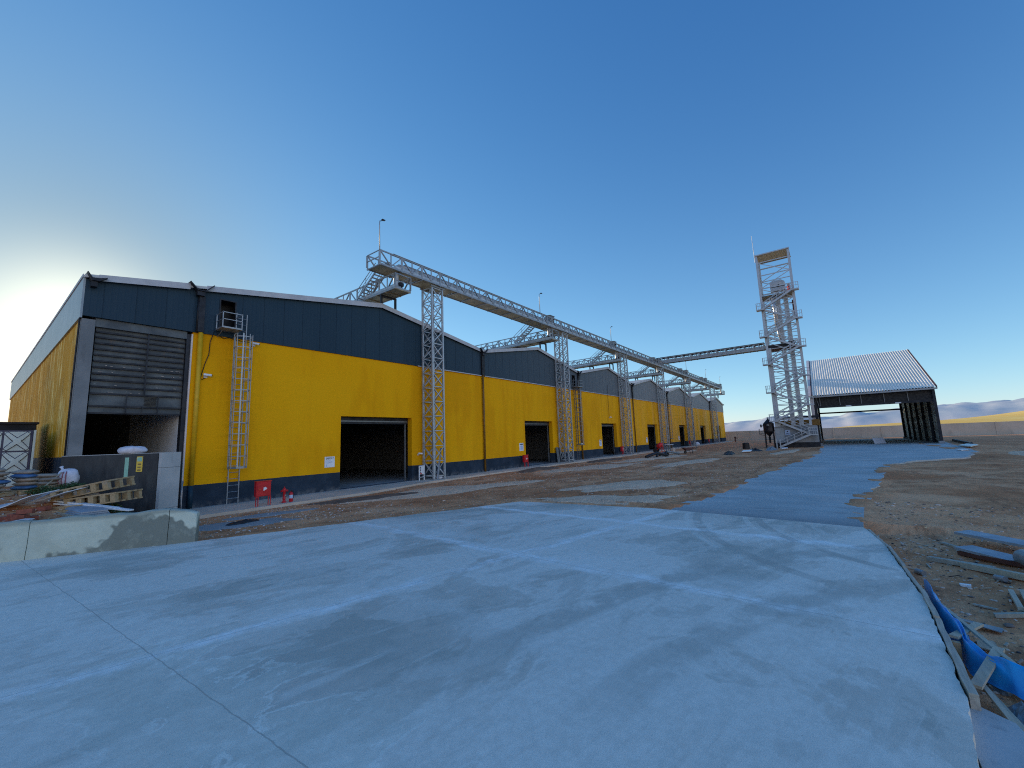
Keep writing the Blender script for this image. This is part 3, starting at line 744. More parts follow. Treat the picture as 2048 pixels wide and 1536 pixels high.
HATCH = {0: (7.05, 7.66, 8.24, 9.74), 1: (41.75, 42.40, 8.24, 9.6), 3: (75.4, 76.05, 8.24, 9.6)}
ORD = ['first', 'second', 'third', 'fourth', 'fifth', 'sixth', 'seventh']
WLAB = ['nearest yellow warehouse with dark gable cladding and a wide open doorway beside the white sign',
        'second yellow warehouse along the row, with a caged ladder at its far valley',
        'third yellow warehouse along the row, a camera on a long cable above its doorway',
        'fourth yellow warehouse along the row, red machine standing before its doorway',
        'fifth yellow warehouse along the row, third from the far end',
        'sixth yellow warehouse along the row, next to last at the far end',
        'last yellow warehouse at the far end of the row, behind the farthest lattice mast']
for i in range(7):
    x0, x1 = VAL[i], VAL[i+1]; xm = (x0+x1)/2; d0, d1 = DOORS[i]
    T = thing('warehouse', WLAB[i], 'warehouse', (xm, YF, 0), 'yellow gabled warehouses in a row')
    roof = lambda x, a=x0, b=x1, m=xm: ZV+(ZR-ZV)*(1-abs(x-m)/((b-a)/2))
    zd = 4.25 if i < 2 else 4.17
    mb = MB(); wall_cells(mb, [x0+.001, d0, d1, x1-.001], [-.3, .012, zd, ZT-.001], lambda a, k: a == 1 and k == 1, YF, YF+.42)
    mb.build('wall', M['yellow'], T)
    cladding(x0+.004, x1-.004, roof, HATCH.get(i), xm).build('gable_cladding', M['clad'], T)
    # light metal drip flashing over the plaster
    fx0 = x0+.3 if i else 19.2
    MB().box(fx0, x1-.02, YF-.10, YF-.072, ZT-.035, ZT+.03).build('drip_flashing', M['trim'], T)
    # roof slopes and verge
    R_ = MB()
    R_.prism([(x0+.01, YF-.22, ZV+.02), (xm, YF-.22, ZR+.02), (xm, YF-.22, ZR+.14), (x0+.01, YF-.22, ZV+.14)], (0, YB-YF+.4, 0))
    R_.prism([(xm, YF-.22, ZR+.02), (x1-.01, YF-.22, ZV+.02), (x1-.01, YF-.22, ZV+.14), (xm, YF-.22, ZR+.14)], (0, YB-YF+.4, 0))
    R_.build('roof', M['roof'], T)
    V_ = MB(); hh = .30
    V_.prism([(x0+.36, YF-.25, ZV+.20-hh+.06), (xm, YF-.25, ZR+.16-hh), (xm, YF-.25, ZR+.16), (x0+.36, YF-.25, ZV+.20+.03)], (0, .028, 0))
    V_.prism([(xm, YF-.25, ZR+.16-hh), (x1-.36, YF-.25, ZV+.20-hh+.06), (x1-.36, YF-.25, ZV+.20+.03), (xm, YF-.25, ZR+.16)], (0, .028, 0))
    V_.build('verge_flashing', M['trim'], T)
    # doorway: rolled shutter, guides, floor and dark inside
    MB().box(d0+.02, d1-.02, YF+.44, YF+.80, zd-.42, zd+.05).build('shutter_box', M['steel_dark'], T)
    MB().box(d0+.05, d1-.05, YF+.40, YF+.438, zd-.30, zd-.22).build('lintel_bar', M['galv_dark'], T)
    MB().box(d1-.26, d1-.19, YF+.425, YF+.50, .012, zd-.43).build('guide_rail', M['galv_dark'], T)
    MB().box(d0+.0, d0+.07, YF+.425, YF+.50, .012, zd-.43).build('guide_rail', M['galv_dark'], T)
    MB().box(x0+.15, x1-.15, YF-.22, YB-.3, -.2, .008).build('floor', M['int_floor'], T)
    MB().box(x0+.02, x0+.16, YF+.43, YB-.2, .01, ZV-.05).build('inner_wall', M['interior'], T)
    MB().prism([(x0+.01, YB-.2, -.3), (x1-.01, YB-.2, -.3), (x1-.01, YB-.2, ZV), (xm, YB-.2, ZR+.01), (x0+.01, YB-.2, ZV)], (0, .2, 0)).build('rear_wall', M['interior'], T)
    if i in HATCH:
        h = HATCH[i]
        f = MB(); f.box(h[0]-.05, h[0], YF-.09, YF+.1, h[2], h[3]+.05); f.box(h[1], h[1]+.05, YF-.09, YF+.1, h[2], h[3]+.05); f.box(h[0], h[1], YF-.09, YF+.1, h[3], h[3]+.05)
        f.build('hatch_frame', M['steel_dark'], T)
        MB().box(h[0]-.4, h[1]+.4, YF+.6, YF+.65, h[2]-.2, h[3]+.2).build('hatch_dark', M['black'], T)  # black sheet stands in for the darkness inside the hatch
    # valley outlet and downpipe at the left valley
    def outlet(xv, T, dark=True, first=False):
        m = MB()
        m.prism([(xv-.46, YF-.42, ZV+.20), (xv-.16, YF-.42, ZV-.13), (xv+.16, YF-.42, ZV-.13), (xv+.50, YF-.42, ZV+.24), (xv+.47, YF-.42, ZV+.27), (xv+.13, YF-.42, ZV-.09), (xv-.13, YF-.42, ZV-.09), (xv-.44, YF-.42, ZV+.24)], (0, .75, 0))
        m.box(xv-.15, xv+.15, YF-.36, YF-.10, ZV-.34, ZV-.135)
        m.build('rain_outlet', M['steel_dark'], T)
        m = MB(); m.box(xv-.17, xv+.17, YF-.24, YF-.075, ZT+.03, ZV-.345) if not first else m.box(xv-.02, xv+.22, YF-.22, YF-.075, ZT+.02, ZV-.345)
        m.build('pipe_casing', M['black'] if not first else M['steel_dark'], T)
    if i == 0:
        outlet(x0+.12, T, first=True)
        MB().tube([(x0+.10, YF-.16, ZV-.34), (x0+.08, YF-.16, ZT-.0)], .045, 8).build('downpipe', M['black'], T, smooth=True)
        MB().tube([(x0+.26, YF-.12, ZT+.0), (x0+.26, YF-.12, 1.0)], .10, 12).build('downpipe', M['pipe_yellow'], T, smooth=True)
        MB().tube([(x0+.26, YF-.12, .995), (x0+.26, YF-.12, .0)], .10, 12).build('downpipe', M['clad'], T, smooth=True)
    else:
        outlet(x0, T)
        MB().tube([(x0, YF-.14, ZT+.05), (x0, YF-.14, .0)], .085, 10).build('downpipe', M['pipe_brown'], T, smooth=True)
    if i == 6:
        m = MB(); xv = x1
        m.box(xv-.05, xv+.65, YF-.30, YF+.5, ZV-.08, ZV+.20); m.build('rain_outlet', M['steel_dark'], T)
        MB().tube([(x1+.12, YF+.1, ZV-.08), (x1+.12, YF+.1, 0)], .085, 8).build('downpipe', M['black'], T, smooth=True)
        MB().box(x1-.16, x1-.002, YF+.43, YB-.2, -.3, ZV-.02).build('end_wall', M['yellow'], T)

# the taller-doored end bay at the near corner
T = thing('warehouse_end_bay', 'narrow near corner bay with bare concrete column and half raised grey shutter', 'building', (4.25, YF, 0))
XA, XB = 2.45, 6.05
rb = lambda x: 9.45+(x-XA)*(ZV-9.45+.0)/(XB-XA)
MB().box(2.452, 2.84, YF, YF+.42, -.3, ZT-.1).build('column', M['column'], T)
MB().box(5.995, 6.049, YF-.03, YF+.42, -.1, ZT-.1).build('jamb', M['clad_pale'], T)
MB().box(5.84, 5.993, YF+.06, YF+.42, -.1, ZT-.1).build('jamb', M['steel_dark'], T)
cladding(XA+.002, XB-.002, rb).build('gable_cladding', M['clad'], T)
MB().box(2.845, 5.84, YF+.05, YF+.40, 7.60, ZT-.01).build('lintel', M['shutter'], T)
m = MB(); m.prism([(XA-.06, YF-.22, rb(XA)+.02), (XB, YF-.22, rb(XB)+.02), (XB, YF-.22, rb(XB)+.14), (XA-.06, YF-.22, rb(XA)+.14)], (0, YB-YF+.4, 0)); m.build('roof', M['roof'], T)
m = MB(); m.prism([(XA+.34, YF-.25, rb(XA+.34)-.10), (XB-.28, YF-.25, rb(XB)-.12), (XB-.28, YF-.25, rb(XB)+.16), (XA+.34, YF-.25, rb(XA+.3)+.17)], (0, .028, 0)); m.build('verge_flashing', M['trim'], T)
m = MB()
m.prism([(XA-.02, YF-.42, rb(XA)+.20), (XA+.12, YF-.42, rb(XA)-.12), (XA+.34, YF-.42, rb(XA)-.10), (XA+.56, YF-.42, rb(XA)+.06), (XA+.58, YF-.42, rb(XA)+.10), (XA+.32, YF-.42, rb(XA)+.02), (XA+.14, YF-.42, rb(XA)+.0), (XA+.0, YF-.42, rb(XA)+.22)], (0, .75, 0))
m.box(XA+.12, XA+.30, YF-.36, YF-.10, rb(XA)-.34, rb(XA)-.125); m.build('rain_outlet', M['steel_dark'], T)
# long side wall
MB().box(XA, XA+.30, YF+.424, YB, -.3, 7.88).build('side_wall', M['yellow_side'], T)
MB().box(XA-.07, XA-.003, YF-.07, YB+.1, 7.86, 9.56).build('side_cladding', M['clad_side'], T)
MB().box(XA-.10, XA-.072, YF-.075, YB+.1, 9.50, 9.62).build('eave_flashing', M['trim'], T)
MB().box(XA+.02, XB-.02, YB-.2, YB, -.3, 9.4).build('rear_wall', M['interior'], T)
MB().box(2.9, 6.0, YF+.3, YB-.3, -.2, .004).build('floor', M['int_floor'], T)
MB().box(5.86, 6.02, YF+.43, YF+9.5, .01, 7.7).build('inner_wall', M['int_white'], T)
MB().box(5.86, 6.02, YF+9.5, YB-.3, .01, 9.4).build('inner_wall', M['interior'], T)
MB().box(2.76, 2.86, YF+.43, YB-.3, .01, 9.3).build('inner_wall', M['interior'], T)
S = MB().box(2.90, 5.83, YF+.22, YF+.27, 4.12, 7.62).build('shutter', M['shutter'], T)
r = MB(); z = 4.14; zs_ = [4.14, 4.42, 4.92, 5.20, 5.47, 5.72, 5.98, 6.23, 6.48, 6.72, 6.96, 7.20, 7.42]
for z in zs_:
    r.box(2.91, 5.82, YF+.13, YF+.218, z, z+.035); r.box(2.91, 5.82, YF+.125, YF+.150, z-.030, z-.001)
S2 = r.build('angle_rails', M['steel_dark'], S)
r = MB(); r.box(4.50, 4.55, YF+.10, YF+.12, 4.95, 7.60); r.box(3.96, 4.0, YF+.10, YF+.12, 4.14, 4.9); r.box(4.98, 5.02, YF+.10, YF+.12, 4.14, 4.9); r.box(4.48, 4.51, YF+.10, YF+.12, 4.14, 4.45)
r.build('stile', M['steel_dark'], S)
r = MB()
for k in range(7): r.box(4.56, 4.96, YF+.16, YF+.19, 4.50+k*.055, 4.52+k*.055)
r.build('louvre', M['black'], S)
r = MB()
for k in range(26):
    x = random.uniform(3, 5.7); z = random.choice([4.95, 5.75, 5.23, 6.01])+.037
    r.box(x, x+random.uniform(.03, .09), YF+.12, YF+.16, z, z+random.uniform(.01, .03))
r.build('debris_crust', M['stone'], S)
MB().tube([(2.42, YF+.15, 8.4), (2.40, YF+.10, 7.6), (2.39, YF+.12, 5.0), (2.40, YF+.1, 1.2)], .03, 6).build('cable', M['cable'], T, smooth=True)
MB().tube([(6.02, YF-.13, 1.25), (5.97, YF-.12, .6), (5.99, YF-.14, .02)], .022, 6).build('conduit', M['galv'], T, smooth=True)

# ------------------------------------------------------------------ wall ladders
def caged_ladder(name, label, x, side, plat_x, mat=None, zt=9.2):
    mat = mat or M['galv']
    T = thing(name, label, 'ladder', (x, YF-.2, 0), 'caged ladders up to the gable hatches')
    w = .23; y = YF-.20; zc0, zc1 = 1.68, 8.02
    for s in (-1, 1):
        MB().box(x+s*w-.018, x+s*w+.018, y-.03, y+.03, .0, zt).build('rail', mat, T)
    z = .25
    while z < zt-.1: MB().tube([(x-w, y, z), (x+w, y, z)], .013, 6).build('rung', mat, T); z += .30
    z = zc0; first = True
    while z < zc1:
        pts = [(x-w, y), (x-.36, y-.25), (x-.33, y-.55), (x-.14, y-.74), (x+.14, y-.74), (x+.33, y-.55), (x+.36, y-.25), (x+w, y)]
        h = .10 if first else .04
        hoops = MB()
        for a, b in zip(pts, pts[1:]): hoops.bar((a[0], a[1], z), (b[0], b[1], z), .012, h)
        hoops.build('cage_hoop', mat, T); first = False; z += .52
    for k, (dx, dy) in enumerate([(-.36, -.25), (-.33, -.55), (-.14, -.745), (.14, -.745), (.33, -.55), (.36, -.25)]):
        wd_ = .055 if k == 2 else .03
        MB().box(x+dx-wd_/2, x+dx+wd_/2, y+dy-.012, y+dy+.012, zc0-.04, zc1+.05).build('cage_strap', M['galv_light'] if k == 2 else mat, T)
    m = MB()
    for z in (1.2, 3.6, 6.0, 8.4):
        for s in (-1, 1): m.box(x+s*w-.015, x+s*w+.015, y+.03, YF-.0, z, z+.03)
    m.build('wall_bracket', mat, T)
    return T
def hatch_platform(label, x0, x1, z=8.18):
    T = thing('hatch_platform', label, 'platform', ((x0+x1)/2, YF-.5, z), 'small balconies under the gable hatches')
    y0, y1 = YF-.95, YF-.09
    MB().box(x0, x1, y0, y1, z, z+.07).build('deck', M['galv'], T)
    m = MB()
    for x in (x0+.02, x1-.02): m.bar((x, y0, z+.75), (x, y1, z+.75), .03); m.bar((x, y0, z+.42), (x, y1, z+.42), .025)
    m.bar((x0, y0+.02, z+.75), (x1, y0+.02, z+.75), .035); m.bar((x0, y0+.02, z+.42), (x1, y0+.02, z+.42), .03)
    m.build('guard_rail', M['galv'], T)
    for x, y in ((x0+.02, y0+.02), (x1-.02, y0+.02), (x0+.02, y1-.05)):
        MB().box(x-.02, x+.02, y-.02, y+.02, z+.07, z+.78).build('rail_post', M['galv'], T)
    m = MB()
    for x in (x0+.1, x1-.1): m.bar((x, y0+.05, z-.005), (x, y1+.015, z-.30), .03)
    m.build('knee_brace', M['galv_dark'], T)
caged_ladder('caged_ladder', 'long caged steel ladder on the nearest yellow wall below the dark hatch', 7.93, 1, 7.3)
hatch_platform('small railed balcony under the open hatch of the nearest dark gable', 6.88, 7.72)
caged_ladder('caged_ladder', 'caged ladder between a lattice mast and the second roof valley', 42.05, -1, 42.1, M['galv_dark'])
hatch_platform('small railed balcony beside the second lattice mast, under a dark hatch', 41.55, 42.75)
caged_ladder('caged_ladder', 'caged ladder beside the fourth lattice mast, far along the yellow wall', 75.7, -1, 75.7, M['galv_dark'])
hatch_platform('small railed balcony beside the fourth lattice mast high on the grey gable', 75.2, 76.4)

# ------------------------------------------------------------------ cameras, signs, cabinets
def cctv(label, x, z, cable, flip=1):
    T = thing('security_camera', label, 'camera', (x, YF-.05, z), 'security cameras on the yellow wall')
    MB().box(x-.07, x+.07, YF-.05, YF-.0, z-.08, z+.02).build('base', M['white'], T, bevel=.01)
    MB().bar((x, YF-.05, z-.03), (x+.06*flip, YF-.16, z+.02), .035).build('arm', M['white'], T)
    MB().tube([(x-.10*flip, YF-.14, z+.055), (x+.18*flip, YF-.26, z+.02)], .055, 10).build('housing', M['white'], T, smooth=False)
    MB().tube([(x+.181*flip, YF-.2605, z+.02), (x+.20*flip, YF-.2685, z+.018)], .045, 10).build('lens', M['black'], T)
    if cable: MB().tube(cable, .016, 6).build('cable', M['cable'], T, smooth=True)
cy = YF-.03
cctv('white security camera on a black cable left of the caged ladder on the nearest wall', 6.62, 5.95,
     [(6.85, cy-.05, 8.15), (6.72, cy, 7.6), (6.70, cy, 7.0), (6.56, cy, 6.5), (6.46, cy, 6.0), (6.42, cy, 5.83), (6.50, cy, 5.78), (6.60, cy-.02, 5.86)])
cctv('white security camera just right of the caged ladder top on the nearest wall', 8.58, 7.76,
     [(6.9, cy-.05, 8.14), (7.0, cy-.05, 7.95), (7.25, cy-.05, 7.86), (7.5, cy-.05, 7.93), (7.8, cy-.05, 7.86), (8.42, cy-.05, 7.85), (8.44, cy, 7.68), (8.54, cy, 7.68)])
cctv('security camera hanging on a long cable above the third doorway', 51.45, 4.95, [(51.3, cy-.07, 9.3), (51.32, cy-.07, 8.0), (51.4, cy, 7.5), (51.42, cy, 5.0)])
cctv('security camera beside the white meter cabinet near the first lattice mast', 19.25, 1.75, None)
cctv('security camera low on the wall behind the second lattice mast', 42.9, 1.75, None)

def text_mesh(name, body, size, loc, mat, parent, bold=0.0):
    cu = bpy.data.curves.new(name, 'FONT'); cu.body = body; cu.size = size; cu.align_x = 'CENTER'; cu.offset = bold
    ob = bpy.data.objects.new(name, cu); COL.objects.link(ob); ob.parent = parent
    cu.materials.append(mat); bpy.context.view_layer.update()
    me = bpy.data.meshes.new_from_object(ob.evaluated_get(bpy.context.evaluated_depsgraph_get())); bpy.data.objects.remove(ob)
    ob = bpy.data.objects.new(name, me); COL.objects.link(ob); ob.parent = parent
    ob.location = loc; ob.rotation_euler = (pi/2, 0, 0); return ob
T = thing('depot_sign', 'white square sign reading DEPO 7 on the yellow wall left of the nearest doorway', 'sign', (12.80, YF-.01, 1.32), 'white signs beside the doorways')
MB().box(12.50, 13.10, YF-.025, YF-.001, 1.32, 1.92).build('board', M['sticker'], T, bevel=.004)
text_mesh('lettering', 'DEPO 7', .135, (0, -.018, .455), M['print_dark'], T, .004)
m = MB()
for k in range(3): m.box(12.56, 12.56+random.uniform(.22, .45), YF-.029, YF-.0255, 1.70-.055*k, 1.715-.055*k)
m.prism([(12.60, YF-.029, 1.50), (12.72, YF-.029, 1.57), (12.95, YF-.029, 1.66), (12.95, YF-.029, 1.645), (12.73, YF-.029, 1.55), (12.61, YF-.029, 1.485)], (0, .003, 0))
m.box(12.57, 12.66, YF-.029, YF-.0255, 1.37, 1.46)
m.build('plan_drawing', M['print_blue'], T)
def sign(label, x, z, w, h):
    T = thing('depot_sign', label, 'sign', (x, YF-.01, z), 'white signs beside the doorways')
    MB().box(x-w/2, x+w/2, YF-.03, YF-.001, z, z+h).build('board', M['sticker'], T)
    MB().box(x-w*.38, x+w*.38, YF-.034, YF-.031, z+h*.78, z+h*.90).build('heading', M['print_dark'], T)
    MB().box(x-w*.30, x+w*.34, YF-.034, YF-.031, z+h*.15, z+h*.68).build('plan_drawing', M['print_blue'], T)
sign('small white sign above the red cabinet left of the second doorway', 31.45, 1.45, .62, .72)
sign('small white sign on the yellow wall left of the third doorway', 48.3, 1.32, .62, .78)
sign('small white sign on the yellow wall left of the fourth doorway', 65.0, 1.32, .62, .78)
sign('small white sign on the yellow wall left of the fifth doorway', 82.7, 1.32, .62, .78)

def hose_cabinet(label, x, y, rz=0., z0=0.):
    T = thing('fire_hose_cabinet', label, 'cabinet', (x, y, z0), 'red fire hose cabinets along the wall', rz)
    w, d = .62, .20
    B = MB().box(-w/2, w/2, -d/2, d/2, .42, 1.06).build('cabinet_body', M['red'], T, local=True, bevel=.012)
    MB().box(-w/2+.03, w/2-.03, -d/2-.018, -d/2-.001, .45, 1.0).build('door', M['red'], T, local=True, bevel=.006)
    MB().box(-w/2-.02, w/2+.02, -d/2-.03, d/2+.01, 1.062, 1.085).build('hood', M['red'], T, local=True)
    for s in (-1, 1):
        m = MB(); m.box(s*(w/2-.05)-.06, s*(w/2-.05)-.03, -d/2, -d/2+.03, 0, .415); m.box(s*(w/2-.05)+.03, s*(w/2-.05)+.06, -d/2, -d/2+.03, 0, .415)
        m.box(s*(w/2-.05)-.06, s*(w/2-.05)+.06, -d/2+.005, -d/2+.025, .38, .414)
        m.build('leg', M['red'], T, local=True)
    m = MB(); yq = -d/2-.022
    m.prism([(-.02, yq, .66), (-.02, yq, .80), (.05, yq, .80), (.05, yq, .83), (.09, yq, .79), (.14, yq, .755), (.09, yq, .70), (.05, yq, .69), (.05, yq, .70), (.02, yq, .66)], (0, .003, 0))
    m.build('sticker', M['sticker'], T, local=True)
    MB().tube([(-.17, yq-.004, .73), (-.17, yq+.003, .73)], .035, 10).build('lock', M['orange'], T, local=True)
    return T
hose_cabinet('red fire hose cabinet on legs before the nearest yellow wall', 8.30, 20.35, .05)
hose_cabinet('red fire hose cabinet on legs left of the second doorway, under a small white sign', 31.5, 22.45)
hose_cabinet('red fire hose cabinet on legs between the third doorway and its lattice mast', 54.05, 22.45)
hose_cabinet('red fire hose cabinet on legs between the fourth doorway and its lattice mast', 71.0, 22.45)
hose_cabinet('red fire hose cabinet on legs between the fifth doorway and its lattice mast', 88.7, 22.45)
hose_cabinet('red fire hose cabinet on legs beside the sixth doorway', 105.6, 22.45)
T = thing('fire_hydrant', 'slim red pillar hydrant on the pavement right of the nearest red cabinet', 'hydrant', (9.28, 20.45, 0))
MB().lathe((9.28, 20.45, 0), [(.11, 0), (.11, .03), (.065, .05), (.055, .14), (.075, .17), (.06, .2), (.055, .46), (.08, .50), (.085, .58), (.06, .64), (.025, .66)], 12).build('barrel', M['red'], T, smooth=True)
for s in (-1, 1): MB().tube([(9.28+s*.06, 20.44, .53), (9.28+s*.15, 20.42, .53)], [.04, .045], 10).build('outlet', M['red'], T)
MB().tube([(9.28, 20.37, .34), (9.28, 20.33, .34)], .025, 8).build('valve', M['galv'], T)
MB().box(9.265, 9.295, 20.435, 20.465, .66, .72).build('spindle', M['red'], T)
def extinguisher(label, x, y, z=0.):
    T = thing('fire_extinguisher', label, 'extinguisher', (x, y, z))
    MB().lathe((x, y, z), [(.075, 0), (.085, .015), (.085, .36), (.07, .41), (.03, .445), (.025, .47)], 14).build('cylinder', M['red'], T, smooth=True)
    MB().lathe((x, y, z), [(.0865, .16), (.0867, .165), (.0867, .31), (.0865, .315)], 14).build('label_band', M['print_blue'], T)
    m = MB(); m.box(x-.02, x+.02, y-.09, y+.03, z+.471, z+.49); m.box(x-.015, x+.015, y-.11, y-.02, z+.50, z+.515); m.build('handle', M['black'], T)
    MB().tube([(x+.03, y, z+.47), (x+.10, y-.02, z+.45), (x+.11, y-.03, z+.30), (x+.095, y-.03, z+.15)], .012, 6).build('hose', M['black'], T, smooth=True)
extinguisher('red fire extinguisher standing right of the pillar hydrant', 9.58, 20.42)
T = thing('meter_cabinet', 'white meter cabinet on legs at the foot of the first lattice mast', 'cabinet', (19.12, 22.35, 0))
for x in (18.90, 19.32): MB().box(x-.025, x+.025, 22.30, 22.36, 0, .98).build('leg', M['white'], T)
MB().box(18.93, 19.29, 22.29, 22.42, .40, .98).build('cabinet_body', M['white'], T, bevel=.01)
m = MB()
for k in range(4): m.box(18.945, 19.02, 22.284, 22.289, .50+.11*k, .58+.11*k)
m.build('meter_windows', M['print_dark'], T)
MB().box(18.94, 19.08, 22.283, 22.289, .415, .485).build('warning_label', M['red'], T)
MB().box(18.90, 19.32, 22.30, 22.36, .20, .23).build('cross_bar', M['white'], T)
def leaning_panels(label, x, y, n):
    T = thing('leaning_sheets', label, 'panel', (x, y, 0))
    MB().prism([(x, y, .0), (x+.45, y, .0), (x+.45, y+.18, 1.55), (x, y+.18, 1.55)], (0, .05, 0)).build('sheet', M['galv_dark'], T)
    MB().prism([(x+.48, y+.02, .0), (x+.72, y+.02, .0), (x+.72, y+.20, 1.52), (x+.48, y+.20, 1.52)], (0, .04, 0)).build('sheet', M['steel_dark'], T)
leaning_panels('two tall grey steel panels leaning on the wall right of the second doorway', 37.25, 22.45, 2)
T = thing('cement_bag', 'small pale bag at the foot of the first lattice mast', 'bag', (20.3, 22.0, 0))
m = MB(); m.lathe((20.3, 21.9, 0), [(.20, 0), (.26, .07), (.22, .16), (.10, .20)], 10); m.build('bag_body', M['sackw'], T, smooth=True)

# ------------------------------------------------------------------ lattice masts
def make_mast():
    S, Ht = 1.0, 13.62
    T = thing('lattice_mast', 'nearest lattice mast, right of the nearest doorway', 'mast', (0, 0, 0), 'galvanised lattice masts carrying the conveyor gallery')
    c = [(0, 0), (S, 0), (S, S), (0, S)]
    for x, y in c:
        MB().box(x-.058, x+.058, y-.058, y+.058, .02, Ht).build('leg', M['galv_light'], T, local=True)
        MB().box(x-.13, x+.13, y-.13, y+.13, -.06, .018).build('base_plate', M['galv'], T, local=True)
    n = 13; dz = (Ht-.25)/n
    for k in range(4):
        a, b = c[k], c[(k+1) % 4]; m = MB()
        # keep the bars just inside the legs
        for i in range(n+1):
            z = .2+i*dz
            m.bar((*a, z), (*b, z), .055, .06)
            if i < n:
                f = (i+k) % 2
                p, q = ((*a, z+.03), (*b, z+dz-.03)) if f else ((*b, z+.03), (*a, z+dz-.03))
                m.bar(p, q, .05, .06)
                p, q = ((*b, z+.03), (*a, z+dz-.03)) if f else ((*a, z+.03), (*b, z+dz-.03))
                m.bar(p, q, .03, .045)
        m.build('bracing', M['galv_light'], T, local=True)
    m = MB(); m.box(-.15, S+.15, -.12, -.02, Ht+.002, Ht+.10); m.box(-.15, S+.15, S+.02, S+.12, Ht+.002, Ht+.10)
    m.build('head_beam', M['galv'], T, local=True)
    return T
MASTS = [(19.55, 'nearest lattice mast, right of the nearest doorway'), (38.0, 'second lattice mast, right of the second doorway'),
         (54.9, 'third lattice mast, right of the third doorway'), (71.4, 'fourth lattice mast, right of the fourth doorway'),
         (88.6, 'fifth lattice mast, right of the fifth doorway'), (112.3, 'farthest lattice mast, standing before the last warehouse')]
proto = make_mast()
for i, (x, lab) in enumerate(MASTS):
    o = proto if i == 0 else copy_tree(proto)
    o.location = (x, 21.62, .03); o['label'] = lab
# loose diagonal strut lying in the nearest mast
T = MB().bar((19.75, 21.45, .0), (20.35, 21.75, 2.1), .09, .12).build('steel_strut', M['galv'])
tag(T, 'loose grey steel strut leaning against the foot of the nearest lattice mast', 'strut')

# ------------------------------------------------------------------ conveyor gallery
def truss_side(y, x0, x1, z0, z1, bays, axis='X', post_w=.13, thin=.075, sgn=1):
    """returns chords, wide posts (list), web mesh builders of one truss plane along X (or along Y when axis='Y')"""
    P = (lambda u, z: (u, y, z)) if axis == 'X' else (lambda u, z: (y, u, z))
    ch = MB(); ch.bar(P(x0, z0+.06), P(x1, z0+.06), .07, .12); ch.bar(P(x0, z1-.04), P(x1, z1-.04), .07, .08)
    posts = []; web = MB(); L = (x1-x0)/bays
    for i in range(bays+1):
        a = x0+i*L; m = MB(); m.bar(P(a, z0+.122), P(a, z1-.082), post_w, .05, up=(0, 1, 0) if axis == 'X' else (1, 0, 0)); posts.append(m)
        if i < bays:
            b = a+L/2
            web.bar(P(b, z0+.122), P(b, z1-.082), thin, .04, up=(0, 1, 0) if axis == 'X' else (1, 0, 0))
            web.bar(P(a+post_w*.6, z1-.10), P(b-.03, z0+.14), .075, .06); web.bar(P(b+.03, z0+.14), P(a+L-post_w*.6, z1-.10), .075, .06)
    return ch, posts, web
GX0, GX1, GY0, GY1, GZ0, GZ1 = 15.0, 121.6, 21.38, 22.72, 13.78, 14.78
T = thing('conveyor_gallery', 'long raised conveyor gallery on lattice masts running the length of the warehouses', 'conveyor', (15, 22.05, GZ0))
ch, posts, web = truss_side(GY0, GX0, GX1, GZ0, GZ1, 62)
S = ch.build('side_truss', M['galv'], T)
for p in posts: p.build('post', M['galv'], S)
web.build('web_bracing', M['galv'], S)
ch, posts, web = truss_side(GY1, GX0, GX1, GZ0, GZ1, 62)
S = ch.build('side_truss', M['galv'], T)
m = MB()
for p in posts: m.add(p.v, p.f)
m.add(web.v, web.f); m.build('web_bracing', M['galv'], S)
m = MB(); x = GX0; k = 0
while x < GX1-.5:
    m.box(x+.03, min(x+1.69, GX1), GY0+.04, GY1-.04, GZ0+.035, GZ0+.06); x += 1.72
m.build('deck', M['deck'], T)
x = GX0+.02; b0 = None
while x < GX1:
    if b0 is None: b0 = MB().box(x-.04, x+.04, GY0-.03, GY1+.03, GZ0-.035, GZ0+.034).build('cross_beam', M['galv'], T); xb0 = x
    else: o = b0.copy(); COL.objects.link(o); o.location.x += x-xb0
    x += 1.72
m = MB(); m.box(GX0+1.6, GX1-.6, 21.54, 22.02, GZ0+.12, GZ0+.56)
x = GX0+2.4
while x < GX1-1: m.box(x-.03, x+.03, 21.51, 22.05, GZ0+.10, GZ0+.585); x += 1.72
m.build('conveyor_trough', M['galv_light'], T)
m = MB(); m.tube([(GX0+2.2, 21.78, GZ0+.56), (GX1-.8, 21.78, GZ0+.56)], .21, 12); m.build('trough_cover', M['galv'], T, smooth=True)
m = MB(); m.prism([(GX0+1.0, GY0-.07, GZ1+.005), (GX0+1.0, GY0+.30, GZ1+.045), (GX0+1.0, GY0+.30, GZ1+.065), (GX0+1.0, GY0-.07, GZ1+.028)], (GX1-GX0-1.4, 0, 0)); m.build('weather_cover', M['galv_light'], T)
m = MB(); m.box(GX0+1.2, GX1-.3, GY0-.005, GY0+.03, GZ0+.124, GZ0+.27); m.build('toe_board', M['galv_light'], T)
m = MB()
for xx in (GX0, GX1):
    for z in (GZ1-.05, GZ0+.52): m.bar((xx, GY0+.04, z), (xx, GY1-.04, z), .05)
m.build('end_rail', M['galv'], T)
m = MB(); m.box(15.7, 16.05, 21.75, 22.1, GZ0+.062, GZ0+.36); m.tube([(16.0, 21.75, GZ0+.42), (16.0, 22.2, GZ0+.42)], .17, 12); m.build('tail_drive', M['galv_dark'], T)
for x in (35.8, 51.9, 68.0, 84.0, 101.0):
    m = MB(); m.box(x, x+.7, 21.6, 22.3, GZ0+.55, GZ1+.34); m.prism([(x-.1, 21.55, GZ1+.342), (x-.1, 22.35, GZ1+.46), (x-.1, 22.35, GZ1+.48), (x-.1, 21.55, GZ1+.365)], (.9, 0, 0)); m.build('drive_housing', M['galv_dark'], T)
